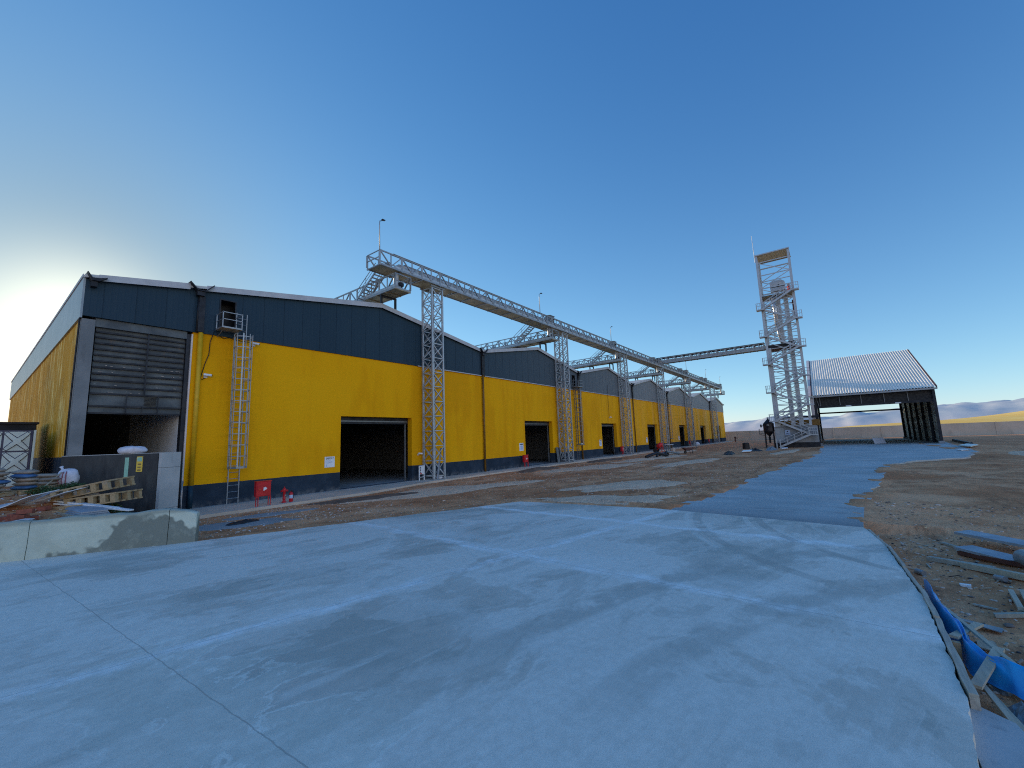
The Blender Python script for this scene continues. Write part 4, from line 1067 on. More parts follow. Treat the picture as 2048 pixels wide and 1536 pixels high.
for x in (86.9, 103.4, 120.0):
    m = MB(); m.box(x, x+1.3, GY0-.05, GY1+.05, GZ1+.14, GZ1+.40); m.box(x+.3, x+1.0, GY0-.02, GY1, GZ1-.3, GZ1+.139); m.build('transfer_box', M['galv_dark'], T)
# lamp poles on the gallery
def pole(label, x, y, zb, h, flip=1):
    P = thing('lamp_pole', label, 'lamp pole', (x, y, zb), 'thin lamp poles on the gallery')
    MB().tube([(x, y, zb), (x-.02, y, zb+h*.9), (x-.01*flip, y, zb+h)], [.035, .028, .024], 8).build('pole', M['galv'], P, smooth=True)
    m = MB(); m.bar((x-.01, y, zb+h-.02), (x+.20*flip, y-.12, zb+h+.08), .035); m.box(x+.16*flip-.1, x+.16*flip+.12, y-.2, y-.06, zb+h+.06, zb+h+.105); m.build('lamp_head', M['steel_dark'], P)
pole('nearest lamp pole at the near end of the long gallery', GX0, GY0, GZ1-.05, 1.95)
pole('lamp pole on the gallery above the second warehouse', 33.45, GY0, GZ1-.02, 1.98)
pole('lamp pole on the gallery above the third warehouse', 50.4, GY0, GZ1-.02, 1.95)
pole('lamp pole on the gallery below the sloping end of the upper conveyor', 86.8, GY0, GZ1-.02, 2.9)
pole('second lamp pole from the far end of the gallery', 103.6, GY0, GZ1-.02, 2.3)
pole('lamp pole at the far end of the gallery', 119.6, GY0, GZ1-.02, 2.2)

# ------------------------------------------------------------------ cross conveyors along the ridges
def make_cross():
    T = thing('cross_conveyor', '', 'conveyor', (0, 0, 0), 'cross conveyors running back along the roof ridges')
    w, y0, y1, z0, z1 = .60, 0., 33.0, 0., 1.06
    for s in (-1, 1):
        ch, posts, web = truss_side(s*w, y0, y1, z0, z1, 19, 'Y')
        S = ch.build('side_truss', M['galv'], T, local=True)
        for p in posts[:8]: p.build('post', M['galv'], S, local=True)
        m = MB()
        for p in posts[8:]: m.add(p.v, p.f)
        m.add(web.v, web.f); m.build('web_bracing', M['galv'], S, local=True)
    m = MB(); m.box(-w+.04, w-.04, y0+.02, y1, .03, .055)
    y = y0+.03
    while y < y1: m.box(-w-.02, w+.02, y-.04, y+.04, -.04, .029); y += 1.0
    m.build('deck', M['deck'], T, local=True)
    m = MB(); m.box(-.22, .22, y0+.5, y1-.3, .12, .46); m.build('conveyor_trough', M['galv'], T, local=True)
    m = MB(); m.box(-w-.036, -w-.008, y0+.05, y1, .125, .26); m.box(w+.008, w+.036, y0+.05, y1, .125, .26); m.build('toe_board', M['galv_light'], T, local=True)
    m = MB(); m.bar((-w+.04, y0, z1-.05), (w-.04, y0, z1-.05), .05); m.bar((-w+.04, y0, .55), (w-.04, y0, .55), .04); m.bar((-w+.04, y0, .07), (w-.04, y0, .07), .05, .11); m.build('end_rail', M['galv'], T, local=True)
    m = MB(); m.tube([(-.3, .7, .34), (.3, .7, .34)], .17, 12); m.box(.1, .42, .45, .75, .5, .72); m.build('tail_drive', M['steel_dark'], T, local=True)
    for y in (1.55, 4.5, 8.5, 13, 18, 23, 28): 
        m = MB(); m.box(-.62, -.50, y-.06, y+.06, -.88, -.042); m.box(.50, .62, y-.06, y+.06, -.88, -.042); m.box(-.62, .62, y-.06, y+.06, -.16, -.045)
        m.build('support_leg', M['steel_dark'], T, local=True)
    m = MB(); m.lathe((.02, .75, .46), [(.19, 0), (.17, .06), (.17, .92), (.22, .96)], 14); m.build('spout', M['galv_light'], T, smooth=True, local=True)
    return T
RID = [(VAL[i]+VAL[i+1])/2 for i in range(7)]
CX = [16.62, 35.75, 52.9, 70.2, 87.6, 104.6, 122.3]
CLAB = ['nearest cross conveyor above the first ridge, its end box hanging under the gallery',
        'second cross conveyor, above the ridge of the second warehouse', 'third cross conveyor, above the ridge of the third warehouse',
        'fourth cross conveyor, above the ridge of the fourth warehouse', 'fifth cross conveyor, above the ridge of the fifth warehouse',
        'sixth cross conveyor, above the ridge of the sixth warehouse', 'farthest cross conveyor, sticking out past the end of the gallery']
pc = make_cross()
for i in range(7):
    o = pc if i == 0 else copy_tree(pc)
    o.location = (CX[i], 21.12, 12.42); o['label'] = CLAB[i]
def make_access():
    T = thing('access_stair', '', 'stair', (0, 0, 0), 'steel stairs up to the gallery')
    # runs from (y=2.05, z=0) up to (y=0, z=1.42)
    for s in (-.38, .38):
        MB().bar((s, 2.1, 0), (s, 0, 1.40), .05, .13).build('stringer', M['galv'], T, local=True)
        m = MB()
        m.bar((s, 2.15, .62), (s, -.05, 2.05), .035); m.bar((s, 2.12, .34), (s, -.02, 1.75), .025)
        for t in (.05, .5, .95): m.bar((s, 2.1-2.1*t, 1.4*t), (s, 2.1-2.1*t, 1.4*t+.62), .03)
        m.build('handrail', M['galv'], T, local=True)
    for k in range(9):
        t = (k+.6)/9.2; MB().box(-.352, .352, 2.1-2.1*t-.09, 2.1-2.1*t+.09, 1.4*t-.012, 1.4*t+.012).build('tread', M['galv_light'], T, local=True)
    return T
pa = make_access()
ALAB = ['nearest steel stair climbing from the first cross conveyor to the end of the gallery', 'steel stair from the second cross conveyor up to the gallery',
        'steel stair from the third cross conveyor up to the gallery', 'steel stair from the fourth cross conveyor up to the gallery',
        'steel stair from the fifth cross conveyor up to the gallery', 'steel stair from the sixth cross conveyor up to the gallery']
for i in range(6):
    o = pa if i == 0 else copy_tree(pa)
    o.location = (CX[i]-.55 if i == 0 else CX[i]-1.6, 22.85, 12.45); o['label'] = ALAB[i]

# ------------------------------------------------------------------ upper conveyor to the elevator tower
UX, UY0, UY1, UZ = 75.0, 6.6, 22.9, 15.02
T = thing('upper_conveyor', 'upper covered conveyor bridge from the gallery to the elevator tower', 'conveyor', (UX, 14, UZ))
for s in (-1, 1):
    ch, posts, web = truss_side(UX+s*.62, UY0, UY1, UZ, UZ+1.02, 12, 'Y')
    S = ch.build('side_truss', M['galv'], T)
    m = MB()
    for p in posts: m.add(p.v, p.f)
    m.add(web.v, web.f); m.build('web_bracing', M['galv'], S)
m = MB(); m.box(UX-.58, UX+.58, UY0-2.0, UY1, UZ+.03, UZ+.06)
y = UY0
while y < UY1: m.box(UX-.65, UX+.65, y-.05, y+.05, UZ-.05, UZ+.029); y += 1.0
m.build('deck', M['galv_dark'], T)
MB().box(UX-.25, UX+.25, UY0-2.4, UY1+.2, UZ+.12, UZ+.62).build('conveyor_trough', M['galv_light'], T)
MB().box(UX-.70, UX+.70, UY0-.1, UY1-.3, UZ+1.025, UZ+1.10).build('weather_cover', M['steel_dark'], T)
m = MB(); m.box(UX-.35, UX+.35, UY1+.2, UY1+.75, UZ+.10, UZ+.75); m.tube([(UX-.5, UY1+.9, UZ+.5), (UX+.1, UY1+.9, UZ+.5)], .18, 10); m.box(UX-.3, UX+.3, UY1-.1, UY1+.5, UZ+.76, UZ+1.15); m.build('head_drive', M['steel_dark'], T)
m = MB(); m.box(UX-.66, UX+.66, UY1-.08, UY1+.02, UZ-.1, UZ+1.12); m.build('end_frame', M['galv_dark'], T)

# ------------------------------------------------------------------ elevator tower
TX0, TX1, TY0, TY1 = 73.9, 77.3, 1.95, 6.15
LEV = [1.77, 3.9, 6.05, 8.2, 10.36, 12.5, 14.66, 16.82, 18.94, 21.1, 23.3]
T = thing('elevator_tower', 'tall open steel elevator tower with zigzag stairs and a small flat roof', 'tower', ((TX0+TX1)/2, (TY0+TY1)/2, 3.0))
for x, y, w, zt in ((TX0, TY1, .30, 29.9), (TX1, TY1, .22, 29.6), (TX0, TY0, .28, 29.9), (TX1, TY0, .22, 29.6)):
    MB().box(x-w/2, x+w/2, y-w/2, y+w/2, 3.0, zt).build('leg', M['galv_light'], T)
MB().box(TX0-.06, TX0+.30, TY1-.50, TY1-.11, 3.02, 15.0).build('duct', M['galv_light'], T)
c = [(TX0, TY0), (TX1, TY0), (TX1, TY1), (TX0, TY1)]
for k in range(4):
    a, b = c[k], c[(k+1) % 4]; m = MB(); z = 3.1; j = 0
    while z < 29.3:
        m.bar((*a, z), (*b, z), .09, .12)
        if z+2.14 < 29.8:
            p, q = ((*a, z), (*b, z+2.14)) if (j+k) % 2 else ((*b, z), (*a, z+2.14)); m.bar(p, q, .08, .10)
            if k % 2 == 1: m.bar((*a, z+1.07), (*b, z+1.07), .07, .08)
        z += 2.14; j += 1
    m.build('bracing', M['galv_light'], T)
for y in (4.1, 3.05):
    m = MB(); m.box(75.3, 75.75, y-.27, y+.27, 3.0, 24.1)
    z = 4.2
    while z < 24: m.box(75.26, 75.79, y-.31, y+.31, z, z+.08); z += 2.4
    m.build('bucket_elevator_leg', M['galv_light'], T)
m = MB(); z = 3.3
while z < 23: m.bar((75.5, 3.25, z), (75.5, 3.9, z), .035); z += .55
for y in (3.38, 3.77): m.bar((75.5, y, 3.1), (75.5, y, 23.2), .03)
m.build('service_ladder', M['galv_light'], T)
m = MB(); m.prism([(74.9, 2.9, 24.05), (74.9, 4.85, 24.05), (74.9, 4.85, 25.4), (74.9, 4.4, 25.75), (74.9, 3.4, 25.75), (74.9, 2.9, 25.35)], (1.3, 0, 0)); m.build('head_casing', M['galv_light'], T)
MB().box(74.86, 74.898, 2.9, 4.85, 24.62, 24.70).build('casing_seam', M['steel_dark'], T)
m = MB(); m.tube([(74.5, 2.45, 23.5), (74.5, 2.45, 24.0)], .20, 10); m.tube([(74.5, 2.45, 24.02), (74.5, 2.45, 24.4)], .24, 10); m.build('drive_motor', M['red'], T)
m = MB(); m.tube([(74.5, 2.45, 24.41), (74.5, 2.45, 24.72)], .16, 10); m.tube([(74.5, 2.3, 23.6), (74.6, 2.05, 23.35)], .06, 6); m.tube([(74.75, 3.6, 24.8), (74.75, 3.9, 24.75)], .16, 8); m.build('gearbox', M['black'], T)
m = MB(); m.box(TX0-.05, TX1+.1, TY0-.1, TY1+.1, 23.22, 23.30)
for k in range(9): m.box(TX0-.05, TX1+.1, TY0+k*.52-.03, TY0+k*.52+.03, 23.10, 23.218)
m.build('top_platform', M['galv_dark'], T)
m = MB()
for z in (15.55,): m.box(TX0+.2, TX1, TY0+.2, TY1-.1, 14.92, 15.0)
m.build('conveyor_platform', M['primer'], T)
m = MB(); m.box(74.3, 76.2, 3.4, 6.0, 15.002, 15.5); m.box(74.4, 76, 2.6, 3.38, 15.05, 15.8); m.build('transfer_chute', M['steel_dark'], T)
# corrugated flat roof
m = MB(); k = 0
m.box(TX0-.25, TX1+.45, TY0-.15, TY1+.15, 29.98, 30.05)
for k in range(8): m.box(TX0-.24, TX1+.44, TY0-.12+k*.60, TY0-.02+k*.60, 29.90, 29.978)
m.build('roof', M['beige'], T)
m = MB(); m.bar((TX0-.28, TY0-.2, 30.0), (TX0-.28, TY1+.2, 30.0), .06, .16); m.bar((TX1+.48, TY0-.2, 29.95), (TX1+.48, TY1+.2, 29.95), .06, .16); m.build('roof_edge', M['galv_light'], T)
MB().tube([(74.5, 4.62, 23.1), (74.55, 4.60, 21.0), (74.55, 4.54, 18.2)], .26, 12).build('spout', M['shiny'], T, smooth=True)
MB().tube([(74.55, 4.54, 18.2), (74.8, 4.4, 17.0), (75, 4.2, 15.7)], .20, 12).build('spout', M['galv_light'], T, smooth=True)
m = MB(); m.box(76.6, 77.0, 2.0, 2.35, 20.4, 22.6); m.build('control_box', M['primer'], T)
m = MB(); m.tube([(TX0, TY1+.22, 29.0), (TX0-.0, TY1+.30, 33.5)], [.05, .03], 6); m.build('mast_pole', M['galv_light'], T)
# zigzag stairs in front of the tower
xs0, xs1 = 72.95, 73.72
YL, YR = 6.0, 2.1
for k, z in enumerate(LEV):
    left = k % 2 == 1; yc = YL+.35 if left else YR-.35
    D = MB().box(xs0-.08, TX0-.12, yc-.55, yc+.55, z-.16, z).build('landing', M['galv_light'], T)
    m = MB(); yo = yc+.52 if left else yc-.52
    for zz in (.95, .5): m.bar((xs0-.05, yc-.52, z+zz), (xs0-.05, yc+.52, z+zz), .055); m.bar((xs0-.05, yo, z+zz), (TX0-.14, yo, z+zz), .055)
    for yy in (-.50, -.25, 0, .25, .50): m.bar((xs0-.05, yc+yy, z), (xs0-.05, yc+yy, z+.95), .045)
    for xx in (xs0+.2, xs0+.5, TX0-.16): m.bar((xx, yo, z), (xx, yo, z+.95), .045)
    m.build('landing_rail', M['galv_light'], D)
zprev = 0.02; side = 'L'
prevy = 6.15
for k, z in enumerate(LEV):
    tgt = YR if k % 2 == 0 else YL
    y0, y1 = (5.95, tgt) if k == 0 else (YL if k % 2 == 0 else YR, tgt)
    xo = xs0 if k % 2 == 0 else xs0+.40
    F = MB(); 
    for xx in (xo, xo+.36): F.bar((xx, y0, zprev), (xx, y1, z-.04), .06, .27)
    F = F.build('stair_flight', M['galv_light'] if k < 2 else M['galv_light'], T)
    m = MB()
    for j in range(10):
        t = (j+.5)/10; yy = y0+(y1-y0)*t; m.box(xo+.027, xo+.333, yy-.11, yy+.11, zprev+(z-zprev)*t-.01, zprev+(z-zprev)*t+.012)
    m.build('treads', M['galv_light'], F)
    m = MB()
    for xx in (xo, xo+.36):
        m.bar((xx, y0, zprev+.92), (xx, y1, z+.90), .06); m.bar((xx, y0, zprev+.5), (xx, y1, z+.48), .05)
        for t in (.02, .26, .5, .74, .98): m.bar((xx, y0+(y1-y0)*t, zprev+(z-zprev)*t), (xx, y0+(y1-y0)*t, zprev+(z-zprev)*t+.92), .055)
    m.build('handrail', M['galv_light'] if k < 2 else M['galv_light'], F)
    zprev = z
# base house of the tower
T = thing('tower_base_house', 'low grey concrete base house under the elevator tower', 'building', (76, 4, 0))
MB().box(74.0, 79.2, 1.25, 6.45, -.3, 3.0).build('wall', M['concrete'], T)
MB().box(73.9, 79.3, 1.15, 6.55, -.3, .62).build('plinth', M['steel_dark'], T)
MB().box(73.98, 73.999, 5.3, 6.40, .9, 2.75).build('door', M['concrete_lt'], T)
m = MB(); m.box(73.97, 73.998, 4.55, 5.15, 1.75, 2.45); m.build('notice', M['print_blue'], T)
m = MB(); m.tube([(73.965, 4.85, 2.25), (73.969, 4.85, 2.25)], .10, 10); m.box(73.964, 73.969, 4.62, 5.08, 1.95, 2.03); m.box(73.964, 73.969, 4.68, 5.02, 1.84, 1.90); m.build('notice_marks', M['print_dark'], T)
m = MB(); m.prism([(77.5, .9, 3.02), (77.5, 6.2, 3.02), (79.6, 6.2, 3.02), (79.6, .9, 3.02)], (0, 0, .9)); m.build('intake_hopper', M['pipe_brown'], T)
m = MB(); m.bar((78.8, .9, 4.4), (78.8, 6.5, 4.25), .25, .35); m.build('crossbeam', M['steel_dark'], T)

# ------------------------------------------------------------------ dark dust hopper
T = thing('dust_hopper', 'small black cone bottomed dust hopper on thin legs left of the tower base', 'hopper', (74.4, 7.2, 0))
hx, hy = 74.4, 7.22
MB().lathe((hx, hy, 0), [(.10, 1.5), (.10, 1.62), (.66, 2.32), (.72, 2.36), (.72, 3.55), (.10, 4.22)], 8).build('tank', M['hopper'], T)
MB().lathe((hx, hy, 0), [(.12, 4.222), (.12, 4.42), (.08, 4.5)], 10).build('cap', M['galv'], T)
MB().lathe((hx, hy, 0), [(.13, .6), (.13, 1.2), (.16, 1.22), (.16, 1.498)], 8).build('discharge_pipe', M['steel_dark'], T)
for sx, sy in ((-1, -1), (-1, 1), (1, -1), (1, 1)):
    MB().box(hx+sx*.55-.05, hx+sx*.55+.05, hy+sy*.55-.05, hy+sy*.55+.05, -.1, 2.40).build('leg', M['steel_dark'], T)
m = MB()
for z in (1.1,): 
    for s in (-1, 1): m.bar((hx-.5, hy+s*.55, z), (hx+.5, hy+s*.55, z), .05); m.bar((hx+s*.55, hy-.5, z), (hx+s*.55, hy+.5, z), .05)
m.build('tie_bars', M['steel_dark'], T)
m = MB(); m.box(hx-.4, hx+.4, hy+.75, hy+1.30, 2.0, 2.06)
for z in (2.35, 2.75): m.bar((hx-.4, hy+1.28, z), (hx+.4, hy+1.28, z), .04); m.bar((hx-.4, hy+.75, z), (hx-.4, hy+1.28, z), .04)
for x, y in ((hx-.4, hy+1.28), (hx+.4, hy+1.28)): m.box(x-.02, x+.02, y-.02, y+.02, 2.06, 2.78)
m.bar((hx-.4, hy+1.28, 2.0), (hx-.4, hy+.6, 1.7), .05)
m.build('side_platform', M['steel_dark'], T)
m = MB(); m.box(hx-.1, hx+.2, hy+.75, hy+1.1, 3.15, 3.30); m.tube([(hx, hy+1.0, 3.0), (hx, hy+1.0, 3.45)], .10, 8); m.build('filter_motor', M['steel_dark'], T)
MB().box(hx-.735, hx-.722, hy-.15, hy+.15, 3.28, 3.36).build('plate', M['sticker'], T)

# ------------------------------------------------------------------ open sided shed at the end of the road
T = thing('open_shed', 'open steel shed with a shiny corrugated roof at the end of the rough road', 'shed', (96.6, -5.3, 0))
SX0, SX1, SXM, SY0, SY1 = 80.0, 113.2, 96.6, 1.35, -12.15
EV, RG = 7.75, 15.15
sl_ = lambda x: EV+(RG-EV)*(1-abs(x-SXM)/(SXM-SX0))
def corr(xa, za, xb, zb):
    m = MB(); n = 44*6; ys = [SY1-.15+(SY0-SY1+.3)*i/n for i in range(n+1)]
    prof = [0, .047, .093, .14, .093, .047]
    for i, y in enumerate(ys):
        h = prof[i % 6]
        m.v += [(xa, y, za+h), ((xa+xb)/2, y, (za+zb)/2+h), (xb, y, zb+h)]
    for i in range(n):
        a = i*3; m.f += [(a, a+3, a+4, a+1), (a+1, a+4, a+5, a+2)]
    return m
corr(SX0-.9, EV-.40+.14, SXM, RG+.14).build('roof_sheet', M['canopy'], T)
corr(SXM, RG+.14, SX1+.9, EV-.26).build('roof_sheet', M['canopy'], T)
m = MB()
for y in (SY0+.17, SY1-.17):
    for xa, xb in ((SX0-.9, SXM), (SX1+.9, SXM)):
        za = EV-.30; m.prism([(xa, y-.03, za-.15), (xb, y-.03, RG-.05), (xb, y-.03, RG+.30), (xa, y-.03, za+.25)], (0, .06, 0))
m.build('verge_flashing', M['primer'], T)
m = MB(); m.prism([(SX0-.9, SY0+.21, EV-.40), (SXM, SY0+.21, RG+.05), (SXM, SY0+.21, RG+.33), (SX0-.9, SY0+.21, EV-.12)], (0, .38, 0)); m.build('verge_cap', M['clad_pale'], T)
m = MB(); m.box(SX0-1.0, SX0-.82, SY1-.15, SY0+.15, EV-.50, EV-.28); m.build('eave_gutter', M['galv'], T)
# front frame
for x in (SX0, SX1):
    for y in (SY0-.15, SY1+.15):
        MB().box(x-.22, x+.22, y-.15, y+.15, -.2, EV-.05).build('column', M['steel_dark'], T)
        MB().box(x-.35, x+.35, y-.28, y+.28, -.2, .28).build('column_footing', M['concrete'], T)
for x in (SX0, SX1):
    MB().box(x-.12, x+.12, SY1+.301, SY0-.301, EV-.45, EV-.05).build('lintel_beam', M['steel_dark'], T)
    MB().box(x-.10, x+.10, SY1+.301, SY0-.301, 5.62, 5.92).build('lintel_beam', M['steel_dark'], T)
m = MB(); m.box(SX0+.12, SX0+.17, SY1+.31, SY0-.31, 5.93, EV-.46); m.build('fascia_lining', M['black'], T)
m = MB()
for y in (.55, -1.85, -4.35, -6.9, -9.4):
    m.bar((SX0-.06, y, 5.93), (SX0-.06, y+.02, EV-.46), .07, .10)
m.bar((SX0-.06, SY0-.35, EV-.5), (SX0-.06, .75, 5.95), .06); m.build('fascia_studs', M['galv_dark'], T)
for y in (-1.9-.9, -8.3): MB().box(SX0-.13, SX0-.105, y-.32, y+.32, 5.66, 5.80).build('fascia_plate', M['sheetw'], T)
# rafters and purlins
for x in (SX0+.0,): pass
for y in (SY0-.4, -2.0, -5.4, -8.8, SY1+.4):
    m = MB()
    for xa in (SX0, SX1): m.bar((xa, y, EV-.55), (SXM, y, RG-.35), .16, .34)
    m.build('rafter', M['steel_dark'], T)
m = MB()
for k in range(1, 9):
    for s in (0, 1):
        x = SX0+k*1.85 if s == 0 else SX1-k*1.85; z = sl_(x)-.16; m.bar((x, SY1, z), (x, SY0, z), .08, .14)
m.build('purlins', M['steel_dark'], T)
# left gable wall is clad, right gable wall is an open frame with upright panels
m = MB(); m.prism([(SX0+.25, SY0+.0, -.2), (SX1-.25, SY0, -.2), (SX1-.25, SY0, EV-.15), (SXM, SY0, RG-.15), (SX0+.25, SY0, EV-.15)], (0, .08, 0)); m.build('side_cladding', M['clad_pale'], T)
m = MB(); m.box(SX0-.5, SX0+.24, SY0+.02, SY0+.45, -.1, EV-.3); m.build('corner_trim', M['clad_pale'], T)
m = MB()
for k in range(6):
    x = SX0+.6+k*5.45; m.box(x, x+5.42, SY1-.10, SY1-.02, -.1, EV-.4)
m.build('side_panels', M['steel_dark'], T)
m = MB()
for k in range(6):
    x = SX0+1.6+k*5.45; m.box(x, x+2.6, SY1-.015, SY1-.002, .3, EV-1.6)
m.build('light_slit_strips', M['slit_light'], T)  # pale strips stand in for lit slits, brightness put into the colour
for k in range(1, 6): MB().box(SX0+k*5.45-.14, SX0+k*5.45+.14, SY1, SY1+.26, -.2, sl_(SX0+k*5.45)-.4).build('column', M['steel_dark'], T)
m = MB()
for z in (.5, 1.7, 2.9, 4.1, 5.3, 6.4): m.box(SX0+.3, SX1-.3, SY1-.015, SY1+.06, z-.05, z+.05)
m.build('side_rails', M['steel_dark'], T)
m = MB(); m.prism([(SX0+.3, SY1-.02, EV-.4), (SX1-.3, SY1-.02, EV-.4), (SXM, SY1-.02, RG-.4)], (0, -.06, 0)); m.build('gable_cladding', M['steel_dark'], T)
def flat(name, label, cat, pts, th, mat, group=None):
    m = MB(); m.prism(pts, (0, 0, th)); o = m.build(name, mat); return tag(o, label, cat, group)
flat('insulation_board', 'white board lying on the road under the open shed', 'board', [(82.5, -5.3, -.03), (84, -6.7, -.03), (84.6, -6.5, .75), (83.1, -5.1, .75)], .06, M['sheetw'])
flat('insulation_board', 'pale blue sheet lying flat by the right foot of the open shed', 'board', [(63.5, -11.6, .05), (68.5, -13.1, .05), (71, -12.7, .06), (66.5, -11.2, .06)], .1, M['tank'])
flat('insulation_board', 'small white scrap sheet on the road right of the open shed', 'board', [(56.6, -9.7, -.02), (57.4, -10.3, -.02), (58.4, -10.1, -.02), (57.5, -9.5, -.02)], .05, M['sheetw'])
m = MB(); m.bar((74, -13.6, .0), (92, -15.1, .0), .3, .35); tag(m.build('steel_beam', M['steel_dark']), 'long dark beam lying along the road edge right of the open shed', 'beam')

# ------------------------------------------------------------------ perimeter wall
k = 0
for y in range(-64, 62, 9):
    m = MB(); m.box(130.0, 130.25, y+.01, y+8.99, -.5, 2.58+.03*nz(y, 1, .3)); m.box(129.94, 130.31, y+.0, y+.22, -.5, 2.62)
    o = m.build('perimeter_wall', M['wallc']); k += 1
    tag(o, 'section of the plain concrete wall closing the yard in front of the hills', 'wall', 'sections of the concrete perimeter wall')
m = MB(); m.box(129.4, 129.9, -62, 60, -.3, -.05); tag(m.build('wall_footing', M['wallc']), kind='structure')
T = thing('fire_hydrant', 'tiny dark hydrant post far off before the perimeter wall', 'hydrant', (122, 19.6, 0))
MB().lathe((122, 19.6, -.1), [(.18, 0), (.16, .1), (.16, 1.0), (.22, 1.05), (.2, 1.3), (.05, 1.36)], 8).build('barrel', M['primer'], T)
m = MB(); m.tube([(122, 19.4, .85), (122, 19.0, .85)], .1, 8); m.build('outlet', M['primer'], T)

# ------------------------------------------------------------------ yard machines and scrap
T = thing('concrete_mixer', 'red concrete mixer standing before the fourth doorway', 'mixer', (60.3, 19.4, 0))
gx_, gy_ = 60.3, 19.4
m = MB(); m.tube([(gx_-.28, gy_+.28, .72), (gx_-.15, gy_+.15, .85), (gx_+.1, gy_-.1, 1.1), (gx_+.22, gy_-.22, 1.25)], [.20, .29, .29, .16], 14); m.build('drum', M['red'], T, smooth=True)
for s in (-1, 1):
    MB().tube([(gx_+s*.5-.05, gy_+.55, .28), (gx_+s*.5+.05, gy_+.55, .28)], .30, 12).build('wheel', M['black'], T)
    MB().bar((gx_+s*.55, gy_-.5, 0), (gx_+s*.45, gy_, 1.1), .07).build('leg', M['red'], T)
m = MB(); m.bar((gx_-.5, gy_+.5, .3), (gx_+.5, gy_+.5, .3), .08); m.bar((gx_, gy_+.5, .3), (gx_, gy_-.1, .7), .09); m.build('frame', M['red'], T)
T = thing('work_table', 'white topped site table right of the red concrete mixer', 'table', (62.1, 18.6, 0))
MB().box(61.4, 62.8, 18.2, 19.0, .95, 1.03).build('table_top', M['sheetw'], T)
for x in (61.5, 62.7):
    for y in (18.3, 18.9): MB().box(x-.04, x+.04, y-.04, y+.04, -.1, .948).build('leg', M['galv_dark'], T)
MB().lathe((62.2, 18.1, -.05), [(.24, 0), (.26, .1), (.22, .5), (.1, .6)], 10).build('bucket', M['stone'], T)
random.seed(11)
pl = [((46.5, 16.6), (49.8, 15.2), .16, 'long black pipe in the scrap heap before the fourth doorway'), ((47.5, 15.7), (51.4, 16.6), .14, 'black bent beam in the scrap heap before the fourth doorway'),
      ((50.2, 15.6), (54.0, 16.4), .15, 'black pipe at the far side of the scrap heap before the fourth doorway'), ((51.2, 16.7), (54.4, 15.2), .13, 'pale tipped pipe at the right end of the scrap heap')]
for k, (a, b, r, lab) in enumerate(pl):
    m = MB(); m.tube([(*a, ground_z(*a)+r+.02*k), ((a[0]+b[0])/2, (a[1]+b[1])/2, r+.25), (*b, ground_z(*b)+r)], r, 7); tag(m.build('scrap_pipe', M['steel_dark'] if k < 3 else M['polysheet'], smooth=True), lab, 'pipe', 'scrap lengths before the fourth doorway')
T = thing('wheelbarrow', 'dark wheelbarrow parked in the middle of the dirt yard', 'wheelbarrow', (55.6, 14.2, 0)); wx, wy = 55.6, 14.2
m = MB(); m.prism([(wx-.55, wy+.55, .75), (wx-.2, wy+.25, .38), (wx+.3, wy-.15, .38), (wx+.55, wy-.35, .72)], (.3, .4, 0)); m.build('tray', M['primer'], T)
MB().tube([(wx-.25, wy+.45, .16), (wx-.20, wy+.53, .16)], .20, 12).build('wheel', M['black'], T)
m = MB()
for s in (0, .36): m.bar((wx-.3+s, wy+.3+s, .3), (wx+.95+s*.6, wy-.75+s, .68), .05)
m.build('handles', M['steel_dark'], T)
for s in (0, .36): MB().bar((wx+.35+s*.6, wy-.2+s, .4), (wx+.45+s*.6, wy-.25+s, -.05), .05).build('leg', M['steel_dark'], T)
m = MB(); m.lathe((90.7, 21.6, 0), [(.42, 0), (.55, .2), (.45, .5), (.15, .7)], 10); tag(m.build('white_sack', M['sticker'], smooth=True), 'bright white sack on the ground between the fifth and sixth doorways', 'sack')
# heaps left of the elevator tower
def crumple(name, label, cat, cx, cy, rx, ry, h, mat, seed, z0=None):
    m = MB(); n, rg = 22, 6; z0 = ground_z(cx, cy) if z0 is None else z0
    m.v.append((cx, cy, z0+h))
    for i in range(1, rg+1):
        for k in range(n):
            a = 2*pi*k/n; t = i/rg; q = 1+.4*noise.noise(Vector((cos(a)*2+seed, sin(a)*2, t)))
            m.v.append((cx+rx*t*q*cos(a), cy+ry*t*q*sin(a), z0+h*(1-t**1.6)*(1+.9*noise.noise(Vector((cos(a)*2.4*t*2, sin(a)*5*t, seed)))) -(.05 if i == rg else 0)))
    for k in range(n): m.f.append((0, 1+k, 1+(k+1) % n))
    for i in range(rg-1):
        for k in range(n): a = 1+i*n+k; b = 1+i*n+(k+1) % n; m.f.append((a, a+n, b+n, b))
    return tag(m.build(name, mat), label, cat)
crumple('plastic_heap', 'crumpled black plastic heap left of the elevator tower', 'plastic sheet', 63.5, 8.0, 2.0, .8, .34, M['black'], 2.)
crumple('plastic_heap', 'grey crumpled sheet heap at the foot of the black hopper', 'plastic sheet', 66.5, 6.4, 1.6, .7, .40, M['polysheet'], 5.)
crumple('plastic_heap', 'low black plastic sheet farthest left of the elevator tower', 'plastic sheet', 55.0, 9.6, 2.2, .6, .35, M['black'], 7.)
flat('insulation_board', 'white board among the black plastic left of the tower', 'board', [(57.0, 8.6, .05), (58.4, 7.8, .05), (60.3, 7.9, .12), (58.9, 8.7, .12)], .06, M['sheetw'])
flat('insulation_board', 'white strip lying before the foot of the tower stairs', 'board', [(66.0, 5.2, .02), (67.4, 4.6, .02), (67.8, 4.7, .10), (66.4, 5.3, .10)], .06, M['sheetw'])
